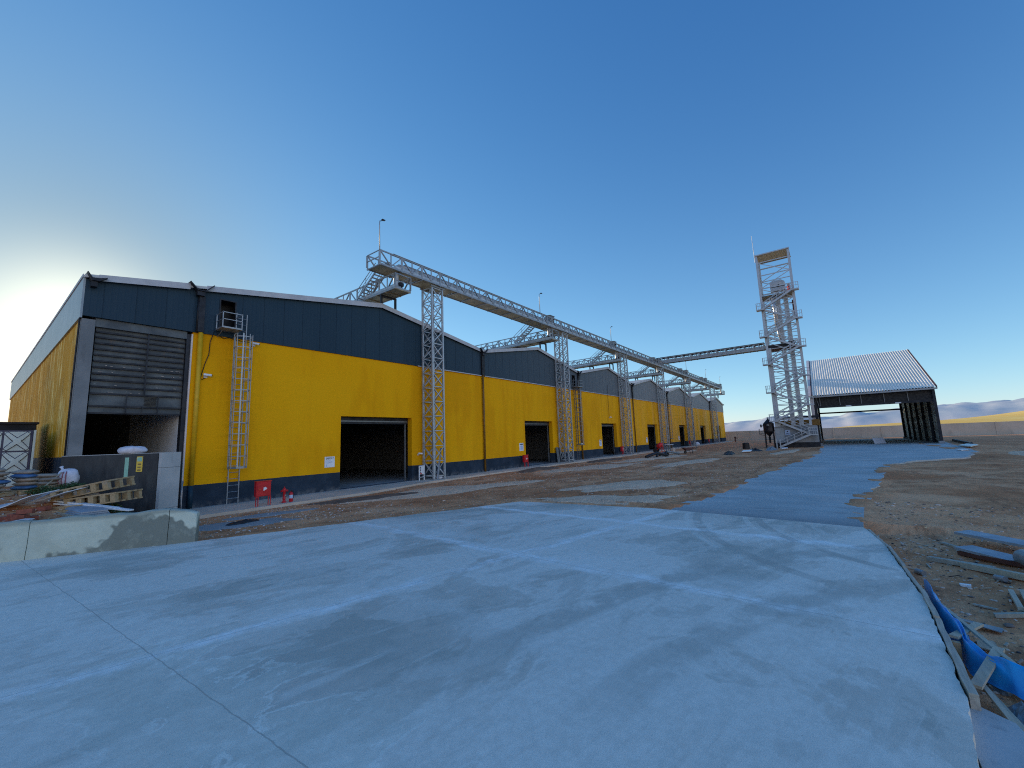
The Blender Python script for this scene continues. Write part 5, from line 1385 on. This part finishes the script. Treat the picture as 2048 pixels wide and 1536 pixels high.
T = thing('black_drum', 'small black drum standing left of the black hopper', 'drum', (70.5, 10.0, 0)); MB().lathe((70.5, 10.0, -.12), [(.45, 0), (.47, .05), (.47, .40), (.45, .42), (.45, .85), (.42, .9)], 12).build('drum_body', M['black'], T); MB().lathe((70.5, 10, .781), [(.30, 0), (.30, .05)], 10).build('lid', M['steel_dark'], T)
for k, (x, y) in enumerate(((69.0, 5.95), (69.3, 5.55))): tag(MB().box(x-.05, x+.05, y-.06, y+.06, -.1, 1.25).build('marker_post', M['galv_light']), 'pale short post standing before the tower stairs', 'post', 'two pale posts before the tower stairs')

# ------------------------------------------------------------------ ramp wall, barrier, near left corner
T = thing('ramp_wall', 'black bitumen coated ramp wall with two paper notices and a bare concrete end', 'wall', (4.6, 20.3, 0))
A_ = Vector((2.30, 22.80)); B_ = Vector((4.53, 20.08)); Cc = Vector((5.18, 20.30)); D_ = Vector((3.35, 22.55))
m = MB(); m.prism([(A_.x, A_.y, -.3), (B_.x-.02, B_.y+.02, -.3), (Cc.x-.03, Cc.y+.04, -.3), (D_.x, D_.y, -.3)], (0, 0, 2.78)); m.build('wall', M['bitumen'], T)
m = MB(); e = Vector((.03, -.04))
for z0, z1 in ((-.3, .42), (.43, 1.93), (1.94, 2.50)): m.prism([(B_.x+.0, B_.y-.0, z0), (B_.x+.07, B_.y-.08, z0), (Cc.x+.06, Cc.y-.06, z0), (Cc.x, Cc.y+.06, z0)], (0, 0, z1-z0))
m.build('end_block', M['concrete_lt'], T)
m = MB(); m.prism([(A_.x+.02, A_.y, 2.481), (B_.x+.02, B_.y+.02, 2.481), (Cc.x-.05, Cc.y+.05, 2.481), (D_.x, D_.y, 2.481)], (0, 0, .02)); m.build('coping', M['concrete_lt'], T)
d = (B_-A_).normalized(); nrm = Vector((d.y, -d.x))
if nrm.x > 0: nrm = -nrm
def on_wall(t0, t1, z0, z1, off): 
    p, q = A_+(B_-A_)*t0+nrm*off, A_+(B_-A_)*t1+nrm*off
    return [(p.x, p.y, z0), (q.x, q.y, z0), (q.x, q.y, z1), (p.x, p.y, z1)], (nrm.x*.006, nrm.y*.006, 0)
m = MB(); m.prism(*on_wall(.655, .695, 1.62, 2.36, .004)); m.build('notice', M['green_sheet'], T)
P_ = MB(); P_.prism(*on_wall(.775, .838, 1.82, 2.38, .004)); P_ = P_.build('notice', M['yellow_sheet'], T)
m = MB(); m.prism(*on_wall(.782, .831, 2.20, 2.35, .011)); m.build('drawing', M['green_sheet'], P_)
m = MB()
for z in (2.10, 2.07, 1.99, 1.96, 1.89, 1.86): m.prism(*on_wall(.790, .823, z, z+.016, .011))
m.build('print_lines', M['print_dark'], P_)
# white sack on the coping
def sack(name, label, c, w, d_, h, rz, mat, seed, stripes=False, knot=None, group=None):
    T = thing(name, label, 'sack', c, group, rz)
    m = MB(); nu, nv = 18, 9
    for i in range(nv+1):
        v = pi*i/nv
        for k in range(nu):
            a = 2*pi*k/nu; rr_ = sin(v)**.62; q = 1+.13*noise.noise(Vector((cos(a)*2+seed, sin(a)*2, v*1.7)))
            m.v.append((w/2*rr_*cos(a)*q, d_/2*rr_*sin(a)*q, h*(.5-.5*cos(v))*(1+.12*noise.noise(Vector((cos(a)*1.5, seed, sin(a)*1.5))))))
    for i in range(nv):
        for k in range(nu): m.f.append((i*nu+k, i*nu+(k+1) % nu, (i+1)*nu+(k+1) % nu, (i+1)*nu+k))
    B = m.build('sack_body', mat, T, smooth=True, local=True)
    if knot:
        m = MB(); m.tube([(knot[0], knot[1], knot[2]), (knot[0]*1.15, knot[1]*1.1, knot[2]+.07), (knot[0]*1.3, knot[1]*1.1, knot[2]+.13)], [.06, .03, .06], 8); m.build('knot', mat, T, smooth=True, local=True)
    if stripes:
        m = MB()
        for dx in (-.10, .08, .22):
            pts = []
            for j in range(9):
                v = .35+j*.27; rr_ = sin(v)**.62; a = -pi/2+dx*2.2; q = 1+.13*noise.noise(Vector((cos(a)*2+seed, sin(a)*2, v*1.7)))
                pts.append((w/2*rr_*cos(a)*q*1.012+.02*cos(a), d_/2*rr_*sin(a)*q*1.012+.01*sin(a), h*(.5-.5*cos(v))*(1+.12*noise.noise(Vector((cos(a)*1.5, seed, sin(a)*1.5))))))
            m.tube(pts, .016, 6)
        m.build('stripe', M['stripe'], T, smooth=True, local=True)
    return T
sack('white_sack', 'limp white plastic sack draped over the top of the black ramp wall', (3.95, 21.1, 2.47), 1.05, .52, .30, -.9, M['sackw'], 3.)
T = sack('white_sack', 'tied white woven sack with dark stripes leaning on the black ramp wall', (2.38, 21.55, 1.40), .66, .5, .64, -.92, M['sackw'], 8., True, (-.20, .0, .60))
# concrete barrier
bd = Vector((3.37, -1.89)).normalized(); bn = Vector((-bd.y, bd.x))
if bn.y < 0: bn = -bn
E0 = Vector((4.19, 14.44)); random.seed(5)
segs = [(0, .62), (.635, 3.42), (3.435, 6.2), (6.215, 9.0), (9.015, 12)]
for k, (a, b) in enumerate(segs):
    m = MB(); n = max(6, int((b-a)*11)); rows = 9
    for i in range(n+1):
        s = a+(b-a)*i/n; p = E0-bd*s
        zt = .93+.06*noise.noise(Vector((s*1.7, 2, 0)))+.022*noise.noise(Vector((s*6, 2, 0)))+.012*noise.noise(Vector((s*17, 5, 0)))
        if k == 0: zt -= .16*(1-i/n)**2
        ring = []
        for j in range(rows+1):
            z = -.2+(zt+.17)*j/rows; o_ = -.03+.05*(j/rows)+.028*noise.noise(Vector((s*1.9, z*2.4, 1)))+.012*noise.noise(Vector((s*7, z*8, 3)))
            ring.append((p.x+bn.x*o_, p.y+bn.y*o_, z))
        f = p+bn*(.07+.02*noise.noise(Vector((s*5, 9, 0)))); h = p+bn*.30
        ring += [(f.x, f.y, zt), (h.x, h.y, zt-.01), (h.x+bn.x*.03, h.y+bn.y*.03, -.2)]
        m.v += ring
    w_ = rows+4
    for i in range(n):
        for j in range(w_): q = i*w_; m.f.append((q+j, q+(j+1) % w_, q+w_+(j+1) % w_, q+w_+j))
    m.f += [tuple(range(w_)), tuple(n*w_+j for j in reversed(range(w_)))]
    lab = ['short right end piece of the stained concrete barrier', 'long stained concrete barrier section right of the visible joint', 'concrete barrier section at the left edge of the photo'][min(k, 2)]
    if k < 3: tag(m.build('concrete_barrier', M['barrier']), lab, 'barrier', 'low concrete barrier beside the slab')
# pressed steel water tank
T = thing('water_tank', 'pale pressed steel panel water tank with X shaped ribs at the left edge', 'tank', (-.4, 26.6, 1.4))
PX, PZ = .735, .82
tank_body = MB().box(-2.15, 1.76, 26.06, 29.0, 1.3, 3.60).build('tank_body', M['tank_frame'], T)
for i in range(5):
    for j in range(3):
        xa = 1.72-(i+1)*PX+.03; xb = 1.72-i*PX-.03; zb = 3.57-j*PZ-.03; za = 3.57-(j+1)*PZ+.03
        m = MB(); cx, cz = (xa+xb)/2, (za+zb)/2; hw, hh_ = (xb-xa)/2, (zb-za)/2; yo = 26.058
        m.box(xa, xb, yo-.012, yo-.001, za, zb)
        n8 = [(cx+hw*.34*cos(pi/8+k*pi/4), yo-.075, cz+hh_*.34*sin(pi/8+k*pi/4)) for k in range(8)]; m.prism(n8, (0, .06, 0))
        e8 = MB(); e8.prism([(cx+hw*.40*cos(pi/8+k*pi/4), yo-.022, cz+hh_*.40*sin(pi/8+k*pi/4)) for k in range(8)], (0, .009, 0))  # dark plates behind the ribs paint in their shaded outline
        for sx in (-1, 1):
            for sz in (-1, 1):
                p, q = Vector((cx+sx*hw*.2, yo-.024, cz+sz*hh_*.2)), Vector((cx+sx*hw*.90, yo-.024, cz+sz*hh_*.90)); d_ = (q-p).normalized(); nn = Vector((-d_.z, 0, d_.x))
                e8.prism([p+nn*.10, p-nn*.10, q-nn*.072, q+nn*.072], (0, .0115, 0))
        for sx in (-1, 1):
            for sz in (-1, 1):
                p, q = Vector((cx+sx*hw*.2, yo, cz+sz*hh_*.2)), Vector((cx+sx*hw*.86, yo, cz+sz*hh_*.86)); d_ = (q-p).normalized(); nn = Vector((-d_.z, 0, d_.x))
                m.prism([p+nn*.075+Vector((0, -.07, 0)), p-nn*.075+Vector((0, -.07, 0)), q-nn*.05+Vector((0, -.05, 0)), q+nn*.05+Vector((0, -.05, 0))], (0, .045, 0))
        e8.build('rib_shade', M['tank_frame'], m.build('tank_panel', M['tank'], T, bevel=.008))
m = MB(); m.box(1.775, 1.84, 26.0, 26.1, 1.35, 3.60)
for k in range(24): m.box(1.84, 1.855, 26.03, 26.07, 1.4+k*.09, 1.43+k*.09)
m.build('corner_angle', M['tank'], T)
T = thing('dark_shed', 'dark panel shed standing behind the water tank against the side wall', 'shed', (.0, 30, 1.2))
MB().box(-3.2, 2.05, 29.2, 32.5, 1.0, 4.02).build('wall', M['shed'], T)
MB().box(-3.3, 2.12, 29.1, 32.6, 4.022, 4.10).build('roof', M['steel_dark'], T)
# stacks of cement bags
def bag_mesh():
    m = MB(); nu, nv = 14, 5; L, Wd, Hh = .62, .40, .135
    for i in range(nv+1):
        v = i/nv; s = sin(pi*min(.92, max(.08, v)))**.35
        for k in range(nu):
            a = 2*pi*k/nu; ca, sa = cos(a), sin(a); ex = .45
            x = L/2*s*(abs(ca)**ex)*(1 if ca > 0 else -1); y = Wd/2*s*(abs(sa)**ex)*(1 if sa > 0 else -1)
            m.v.append((x, y, Hh*v))
    for i in range(nv):
        for k in range(nu): m.f.append((i*nu+k, i*nu+(k+1) % nu, (i+1)*nu+(k+1) % nu, (i+1)*nu+k))
    m.f.append(tuple(reversed(range(nu)))); m.f.append(tuple(nv*nu+k for k in range(nu))); return m
random.seed(3); proto_b = {}
def bag(label, x, y, z, rz, mat):
    if mat not in proto_b:
        o = bag_mesh().build('cement_bag', M[mat], smooth=True, origin=(0, 0, 0)); proto_b[mat] = o
    else:
        o = proto_b[mat].copy(); COL.objects.link(o)
    o.location = (x, y, z); o.rotation_euler = (random.uniform(-.05, .05), random.uniform(-.05, .05), rz)
    tag(o, label, 'bag', 'paper bags stacked before the water tank')
names = ['lowest', 'second', 'third', 'fourth', 'fifth', 'sixth', 'seventh', 'topmost']
RZ = -.92
for c, (sx, sy, n_) in enumerate(((.70, 20.6, 6), (1.32, 20.75, 5), (1.95, 21.6, 3))):
    wh = ['left stack of bags before the water tank', 'right stack of bags before the water tank', 'low stack of bags right of the water tank'][c]
    gz = ground_z(sx, sy)
    mb_ = MB(); 
    for q in (-.28, 0, .28):
        a = Vector((cos(RZ), sin(RZ)))*q; mb_.bar((sx+a.x-.25, sy+a.y-.18, gz+.05), (sx+a.x+.25, sy+a.y+.18, gz+.05), .08, .10)
    a = Vector((cos(RZ), sin(RZ)))*.36; mb_.bar((sx-a.x, sy-a.y, gz+.115), (sx+a.x, sy+a.y, gz+.115), .4, .022)
    tag(mb_.build('timber_bearer', M['wood']), 'low timber base under the '+wh, 'timber')
    for k in range(n_):
        mat = 'bag_blue' if (c, k) in ((1, 3), (0, 2), (1, 0)) else 'bag'
        bag('%s %sbag in the %s' % (names[k] if k < n_-1 else 'topmost', 'blue ' if mat == 'bag_blue' else 'brown paper ', wh), sx+random.uniform(-.05, .05), sy+random.uniform(-.05, .05), gz+.128+k*.122, RZ+random.uniform(-.14, .14), mat)
# bent white sheets, pallet, profiles, panels, bricks
Rv = Vector((.605, -.796)); Fv = Vector((.796, .605))
def rp(ox, oy, r, f, z): return (ox+Rv.x*r+Fv.x*f, oy+Rv.y*r+Fv.y*f, z)
def sheet_bent(label, ox, oy, prof, wdt, mat):
    m = MB(); base = 0
    for r, z in prof:
        m.v += [rp(ox, oy, r, 0, z), rp(ox, oy, r+wdt*.35, wdt, z+.10), rp(ox, oy, r, 0, z-.02), rp(ox, oy, r+wdt*.35, wdt, z+.08)]
    for i in range(len(prof)-1):
        a = i*4; m.f += [(a, a+4, a+5, a+1), (a+2, a+3, a+7, a+6), (a, a+2, a+6, a+4), (a+1, a+5, a+7, a+3)]
    m.f += [(0, 1, 3, 2), (len(m.v)-4, len(m.v)-2, len(m.v)-1, len(m.v)-3)]
    return tag(m.build('sheet_metal', mat), label, 'sheet', 'bent white sheets on the rubble')
sheet_bent('long bent white sheet at the left edge of the rubble', .55, 18.95, [(-.2, 1.10), (.4, 1.13), (.62, 1.20), (1.0, 1.36), (1.25, 1.44)], .55, M['sheetw'])
sheet_bent('second white sheet tucked between the first one and the pallet', 1.35, 18.75, [(-.1, 1.18), (.4, 1.28), (.8, 1.40), (1.0, 1.46)], .5, M['sheetw'])
def pallet(label, ox, oy, oz, tilt, L=1.62, lean=.9):
    T = thing('pallet', label, 'pallet', (ox, oy, oz), 'wooden pallets tipped against the ramp wall', -.92)
    T.rotation_euler = (lean, -tilt, -.92)
    H = .34; D = .9
    # local: x along, y depth (leans up), z out
    for z in (0, .25):
        for k in range(5):
            y = k*(D-.10)/4
            MB().box(0, L, y, y+.12, z, z+.045).build('board', M['wood'], T, local=True)
    for x in (0, L*.22, L*.45, L*.68, L-.20):
        for y in (.0, D/2-.05, D-.10): MB().box(x+.02, x+.18, y+.006, y+.110, .0455, .2495).build('block', M['wood'], T, local=True)
    return T
pallet('upper wooden pallet, tilted up towards the ramp wall', 1.77, 18.86, 1.15, .17, 1.75, .06)
pallet('lower wooden pallet lying under the tilted pallet', 2.0, 18.35, .93, .10, 1.55, .0)
def bar_thing(name, label, cat, p, q, w, h, mat, group=None):
    o = MB().bar(p, q, w, h).build(name, mat); return tag(o, label, cat, group)
bar_thing('metal_profile', 'upper white metal profile lying across the panel stack', 'profile', (1.81, 19.04, 1.19), (2.89, 16.67, .95), .17, .04, M['white'], 'white profiles across the panels')
bar_thing('metal_profile', 'lower white metal profile with its tip nearest the ramp wall', 'profile', (1.88, 18.65, 1.10), (3.12, 16.21, .89), .15, .035, M['white'], 'white profiles across the panels')
bar_thing('metal_profile', 'middle white metal profile between the two long ones', 'profile', (2.18, 18.39, 1.13), (3.07, 16.34, .91), .07, .03, M['sheetw'], 'white profiles across the panels')
T = thing('panel_stack', 'stack of ribbed white sandwich panels behind the concrete barrier', 'panels', (2.2, 17.2, .76))
for k in range(4):
    h0 = .045*k
    o4 = [(1.89+.03*k, 17.95-.02*k, .80+h0), (2.10+.02*k, 16.57+.03*k, .77+h0), (2.73-.02*k, 16.39+.02*k, .79+h0), (2.62, 17.35, .86+h0), (2.15, 18.2, .90+h0)]
    m = MB(); m.prism(o4, (0, 0, .036)); m.build('panel', M['panelw'] if k else M['wood_pale'], T)
m = MB()
for k in range(5): m.bar((1.86-.012*k, 17.8, .815+.026*k), (2.06-.012*k, 16.62, .79+.026*k), .02, .010)
m.build('slatted_edge', M['wood_pale'], T)
bar_thing('timber_beam', 'short timber beam under the white profiles', 'timber', (1.83, 18.35, .98), (2.3, 17.7, 1.02), .09, .10, M['wood'])
bar_thing('timber_beam', 'timber beam end poking left of the panel stack', 'timber', (1.78, 18.0, .90), (2.2, 17.5, .93), .09, .09, M['wood'])
random.seed(21)
bk = [(1.02, 17.35, .0, 0), (1.22, 17.20, .0, .4), (1.10, 17.28, .12, .2), (1.30, 17.45, .0, .9), (1.06, 17.45, .12, 1.2), (1.20, 17.30, .235, .5), (1.58, 18.25, .0, .1), (.9, 17.7, .0, .6)]
blab = ['red brick at the left of the broken brick pile', 'red brick at the front of the broken brick pile', 'red brick in the second layer of the brick pile', 'red brick at the right of the brick pile',
        'red brick tilted at the back of the brick pile', 'topmost red brick of the brick pile', 'single red brick lying below the white sheet', 'red brick lying apart behind the brick pile']
for (x, y, dz_, a), lab in zip(bk, blab):
    m = MB(); m.box(-.15, .15, -.085, .085, 0, .115)
    for k in range(4):
        for j in range(2): m.box(-.152, -.1501, -.07+k*.037, -.045+k*.037, .02+j*.045, .05+j*.045)
    o = m.build('brick', M['brick'], origin=(0, 0, 0)); o.location = (x, y, ground_z(x, y)+dz_-.01); o.rotation_euler = (random.uniform(-.12, .12), random.uniform(-.12, .12), RZ+a); tag(o, lab, 'brick', 'broken red bricks behind the barrier')
flat('board_scrap', 'pale broken board lying on top of the soil behind the barrier', 'board', [rp(1.05, 16.75, .0, -.15, .90), rp(1.05, 16.75, .36, -.15, .90), rp(1.05, 16.75, .30, .1, .92), rp(1.05, 16.75, .06, .1, .92)], .02, M['sheetw'])
bar_thing('timber_beam', 'thin stick leaning at the tied white sack', 'stick', (1.75, 21.2, 1.42), (2.22, 21.45, 1.95), .025, .025, M['wood_pale'])
bar_thing('timber_beam', 'thin pale lath at the left edge below the bags', 'stick', (.80, 19.5, 1.22), (.72, 19.3, 1.62), .03, .03, M['wood_pale'])
def weed(label, x, y, r, n, seed):
    random.seed(seed); m = MB(); gz = ground_z(x, y)
    for k in range(n):
        a = random.random()*6.28; q = r*random.random()**.6; h = random.uniform(.04, .28); bx, by = x+q*cos(a), y+q*sin(a); g2 = ground_z(bx, by)
        b = random.random()*6.28; l = random.uniform(.03, .08); dx, dy = cos(b)*l, sin(b)*l; zz = g2+h*(1-q/r*.6)
        m.add([(bx, by, zz), (bx+dx-dy*.35, by+dy+dx*.35, zz+.02), (bx+dx*1.8, by+dy*1.8, zz-.02), (bx+dx+dy*.35, by+dy-dx*.35, zz+.015)], [(0, 1, 2, 3)])
        if k % 5 == 0: m.tube([(x+(bx-x)*.5, y+(by-y)*.5, gz-.03), (bx, by, zz)], .004, 4, False)
    return tag(m.build('weed', M['leaf']), label, 'weed', 'weeds growing in the rubble')
weed('green weed patch between the bag stacks and the striped sack', 1.75, 20.4, .42, 420, 31)
weed('green weeds under the tied white sack', 2.45, 20.9, .42, 420, 32)
weed('green weeds at the right end of the tipped pallet', 2.98, 18.0, .30, 320, 33)
weed('dry weeds at the foot of the black ramp wall', 3.05, 17.2, .42, 300, 34)
weed('weeds on the mound right of the water tank', 2.1, 23.6, .5, 420, 35)
crumple('rubber_scrap', 'flat black rubber scrap lying on the ground before the ramp wall', 'scrap', 6.3, 16.9, .55, .20, .07, M['black'], 22., z0=ground_z(6.3, 16.9)+.06)
# splinters, chips and crumbs nobody could count
def litter(n, xr, yr, mats, lmax, ok, sd):
    random.seed(sd); bms = [MB() for _ in mats]
    for k in range(n):
        x, y = random.uniform(*xr), random.uniform(*yr)
        if not ok(x, y): continue
        m = random.choice(bms); a_ = random.uniform(0, 6.28); l_ = random.uniform(.03, lmax)*random.random()**.7+.02; z = ground_z(x, y)
        if random.random() < .55: m.bar((x, y, z+.008), (x+cos(a_)*l_, y+sin(a_)*l_, ground_z(x+cos(a_)*l_, y+sin(a_)*l_)+random.uniform(.005, .05)), random.uniform(.008, .035), random.uniform(.006, .02))
        else: rock(m, x, y, z, random.uniform(.012, .04))
    for m, mt in zip(bms, mats): tag(m.build('litter', M[mt], origin=(0, 0, 0)), kind='stuff')
litter(900, (-.5, 3.3), (15.4, 23.5), ('wood', 'brick', 'stone', 'wood_grey', 'sheetw'), .28, lambda x, y: y > barrier_y(x)+.45 and y < 22.4-(x-2.3)*1.2, 51)
litter(700, (4.5, 14.5), (-4.2, -.7), ('wood_grey', 'wood_pale', 'stone', 'steel_dark'), .16, lambda x, y: y < slab_right(x)-.06 and y > -2.2-random.random()**2*2.2, 52)
litter(260, (4.6, 12), (14.6, 19.6), ('wood_grey', 'stone', 'sheetw'), .10, lambda x, y: not in_slab(x, y), 53)

# ------------------------------------------------------------------ right edge: formwork, tarp, timbers
random.seed(17)
xs_ = [13.7, 11.9, 10.3, 9.05, 7.9, 6.9, 5.85]
flab = ['farthest formwork board on the right edge of the slab', 'second farthest formwork board on the slab edge', 'formwork board on the slab edge beyond the blue tarp', 'formwork board on the slab edge beside the tip of the blue tarp',
        'formwork board on the slab edge beside the middle of the blue tarp', 'nearest formwork board, thick and crusted with cement']
for k in range(6):
    a, b = xs_[k], xs_[k+1]-.03; ya, yb = slab_right(a)-.018, slab_right(b)-.018
    m = MB(); n = 8
    for i in range(n+1):
        t = i/n; x = a+(b-a)*t; y = ya+(yb-ya)*t+.012*nz(x, k, 3.); z = .02+.012*nz(x, 3, 2.2)+(.015 if k % 2 else -.01); w_ = .045+.01*k*.4
        m.v += [(x, y, -.34), (x, y, z), (x, y-w_, z-.005), (x, y-w_, -.34)]
    for i in range(n):
        for j in range(4): q = i*4; m.f.append((q+j, q+(j+1) % 4, q+4+(j+1) % 4, q+4+j))
    m.f += [(0, 1, 2, 3), (n*4+3, n*4+2, n*4+1, n*4)]
    tag(m.build('formwork_board', M['wood_grey']), flab[k], 'board', 'formwork boards along the slab edge')
# blue tarpaulin
left_ = [(9.78, -.97), (9.19, -.94), (8.24, -.93), (7.57, -.95), (7.13, -1.0), (6.86, -1.10), (6.70, -1.26), (6.58, -1.6), (6.45, -2.3)]
right_ = [(9.76, -.99), (9.36, -1.05), (8.45, -1.10), (7.96, -1.11), (7.48, -1.11), (7.20, -1.14), (7.05, -1.26), (6.96, -1.6), (6.85, -2.3)]
m = MB(); nu, nv = 60, 12
def lerp_path(P, t):
    q = t*(len(P)-1); i = min(int(q), len(P)-2); f = q-i; return (P[i][0]+(P[i+1][0]-P[i][0])*f, P[i][1]+(P[i+1][1]-P[i][1])*f)
for i in range(nu+1):
    t = i/nu; a = lerp_path(left_, t); b = lerp_path(right_, t)
    for j in range(nv+1):
        s = j/nv; x = a[0]+(b[0]-a[0])*s; y = a[1]+(b[1]-a[1])*s
        z = (-.30+.27*sstep(0, .42, s)-.10*sstep(.5, 1., s))+.045*sin(s*14+t*9+3*nz(t*4, s*2, 1., 3.))*sin(pi*s)+.05*nz(x, y, 5., 4.)
        m.v.append((x, y-.02*sin(t*22), z))
for i in range(nu):
    for j in range(nv): q = i*(nv+1)+j; m.f.append((q, q+1, q+nv+2, q+nv+1))
o = m.build('blue_tarp', M['tarp'], smooth=True); tag(o, 'crumpled bright blue tarpaulin lying along the right edge of the slab', 'tarpaulin')
sd_ = o.modifiers.new('s', 'SUBSURF'); sd_.levels = 1; sd_.render_levels = 1
def g(x, y, dz=0.): return (x, y, ground_z(x, y)+dz)
def plank(label, a, b, w, h, mat='wood_grey', za=.03, zb=.03, group='loose timbers beside the slab'):
    return bar_thing('timber_plank', label, 'timber', g(*a, za), g(*b, zb), w, h, M[mat], group)
plank('grey brace board crossing the middle of the blue tarp', (7.46, -.93), (8.42, -1.32), .085, .03, 'wood_pale', .29, .20)
plank('grey brace board crossing the near part of the blue tarp', (6.38, -.90), (7.36, -1.28), .085, .03, 'wood_pale', .20, .30)
plank('long thin lath lying along the blue tarp', (9.0, -1.0), (6.95, -1.30), .045, .03, 'wood_pale', .22, .30)
plank('long lath running out of the picture at the lower right corner', (6.55, -.98), (5.2, -1.10), .045, .03, 'wood_pale', .16, .12)
plank('second lath beside the long one at the lower right corner', (6.6, -1.02), (5.9, -1.10), .04, .03, 'wood_pale', .10, .10)
plank('short upright stake between slab and blue tarp', (7.35, -.92), (7.33, -.93), .07, .05, 'wood', -.05, .29)
plank('long grey timber beside the metal panels, farther one', (12.45, -1.38), (11.7, -2.15), .12, .08, 'wood_grey', .04, .05)
plank('long pale timber nearest the grey pipe', (12.0, -1.80), (10.6, -2.65), .12, .10, 'wood_pale', .05, .06)
plank('weathered stick lying beyond the metal panels', (13.9, -1.80), (13.1, -2.12), .08, .04, 'wood_grey', .02, .03)
plank('left one of two pale battens standing out at the right edge', (10.25, -2.02), (9.45, -1.93), .06, .05, 'wood_pale', .05, .05)
plank('right one of two pale battens at the right edge', (10.25, -2.14), (9.2, -2.0), .06, .05, 'wood_pale', .05, .05)
plank('pale batten lying across the end of the two battens', (9.25, -1.62), (9.3, -2.2), .07, .05, 'wood_pale', .03, .05)
def slab_panel(label, a, b, w, z, mat):
    A = Vector(a); B = Vector(b); d = (B-A).normalized(); n = Vector((-d.y, d.x))*w/2
    m = MB(); gz = ground_z(*a)
    m.prism([(A.x-n.x, A.y-n.y, gz+z), (B.x-n.x, B.y-n.y, gz+z), (B.x+n.x, B.y+n.y, gz+z+.02), (A.x+n.x, A.y+n.y, gz+z+.02)], (0, 0, .05))
    return tag(m.build('dumped_sheet', mat), label, 'panel', 'metal panels dumped at the right')
slab_panel('upper pale metal panel in the pile at the right edge', (13.9, -2.15), (12.6, -3.3), .38, .20, M['panelw'])
slab_panel('lower blue grey metal panel in the pile at the right edge', (13.0, -2.0), (11.95, -2.75), .38, .10, M['panelw'])
tag(MB().bar((12.9, -1.92, ground_z(12.9, -1.92)+.05), (11.75, -2.68, ground_z(11.75, -2.68)+.05), .10, .08).build('steel_channel', M['primer']), 'rusty channel under the lower metal panel', 'channel')
a, b = (12.05, -2.62), (11.45, -2.72); m = MB()
m.tube([g(*a, .16), g(*b, .16)], .15, 18, False); m.tube([g(*b, .16), g(*a, .16)], .13, 18, False); tag(m.build('grey_pipe', M['polysheet'], smooth=True), 'short wide grey pipe lying on the timbers at the right edge', 'pipe')
flat('sheet_scrap', 'torn grey sheet lying right of the blue tarp', 'scrap', [(8.95, -1.22, ground_z(8.9, -1.2)+.04), (8.72, -1.22, ground_z(8.7, -1.2)+.08), (8.62, -1.55, ground_z(8.6, -1.5)+.04), (8.8, -1.60, ground_z(8.8, -1.6)+.03)], .01, M['polysheet'])
flat('sheet_scrap', 'cream board scrap behind the crossing brace board', 'scrap', [(8.12, -1.22, ground_z(8, -1.2)+.06), (7.95, -1.20, ground_z(8, -1.2)+.04), (7.88, -1.40, ground_z(8, -1.4)+.03), (8.18, -1.38, ground_z(8, -1.4)+.06)], .015, M['wood_pale'])
random.seed(41)
tin = [(11.3, -1.05, 'small grey tin standing on the dirt near the slab edge'), (11.15, -2.05, 'grey tin lying near the pale timber')]
for x, y, lab in tin:
    m = MB(); m.tube([g(x, y, .05), g(x-.12, y-.09, .05)], .05, 12); tag(m.build('tin_can', M['galv'], smooth=False), lab, 'can')
flat('stone_slab', 'small pale flat stone on the dirt between tarp and timbers', 'stone', [g(10.72, -1.52, .0), g(10.62, -1.52, .0), g(10.58, -1.64, .0), g(10.68, -1.66, .0)], .035, M['sticker'])
random.seed(77); wl = ['short splinter of wood beside the slab edge', 'small wood chip on the dirt beyond the tarp', 'thin offcut of lath near the two pale battens', 'short offcut lying towards the metal panels', 'chip of timber close to the near brace board', 'thin stick on the dirt right of the blue tarp']
for (x, y), lab in zip([(10.9, -1.25), (9.6, -1.6), (9.7, -2.35), (11.9, -1.3), (6.6, -1.75), (8.2, -1.75)], wl):
    a_ = random.uniform(0, 3.1); l_ = random.uniform(.10, .28); plank(lab, (x-cos(a_)*l_/2, y-sin(a_)*l_/2), (x+cos(a_)*l_/2, y+sin(a_)*l_/2), random.uniform(.02, .05), .02, random.choice(['wood_grey', 'wood_pale']), .015, .02, 'wood scraps on the dirt beside the slab')
crumple('plastic_bag', 'clear crumpled plastic at the near end of the blue tarp', 'plastic sheet', 6.30, -1.22, .32, .16, .15, M['polysheet'], 12.)
crumple('plastic_bag', 'small green scrap at the right edge below the tarp', 'scrap', 6.15, -1.36, .06, .05, .06, M['green_sheet'], 14.)
crumple('cloth_scrap', 'grey cloth scrap beside the near brace board', 'cloth', 7.0, -1.18, .16, .10, .10, M['polysheet'], 16.)
sheet('concrete_footing', [(6.0, -.72), (5.85, -.66), (3.6, -.64), (3.6, -1.15), (5.1, -1.12), (5.75, -1.02)], -.10, .3, M['concrete_lt'])
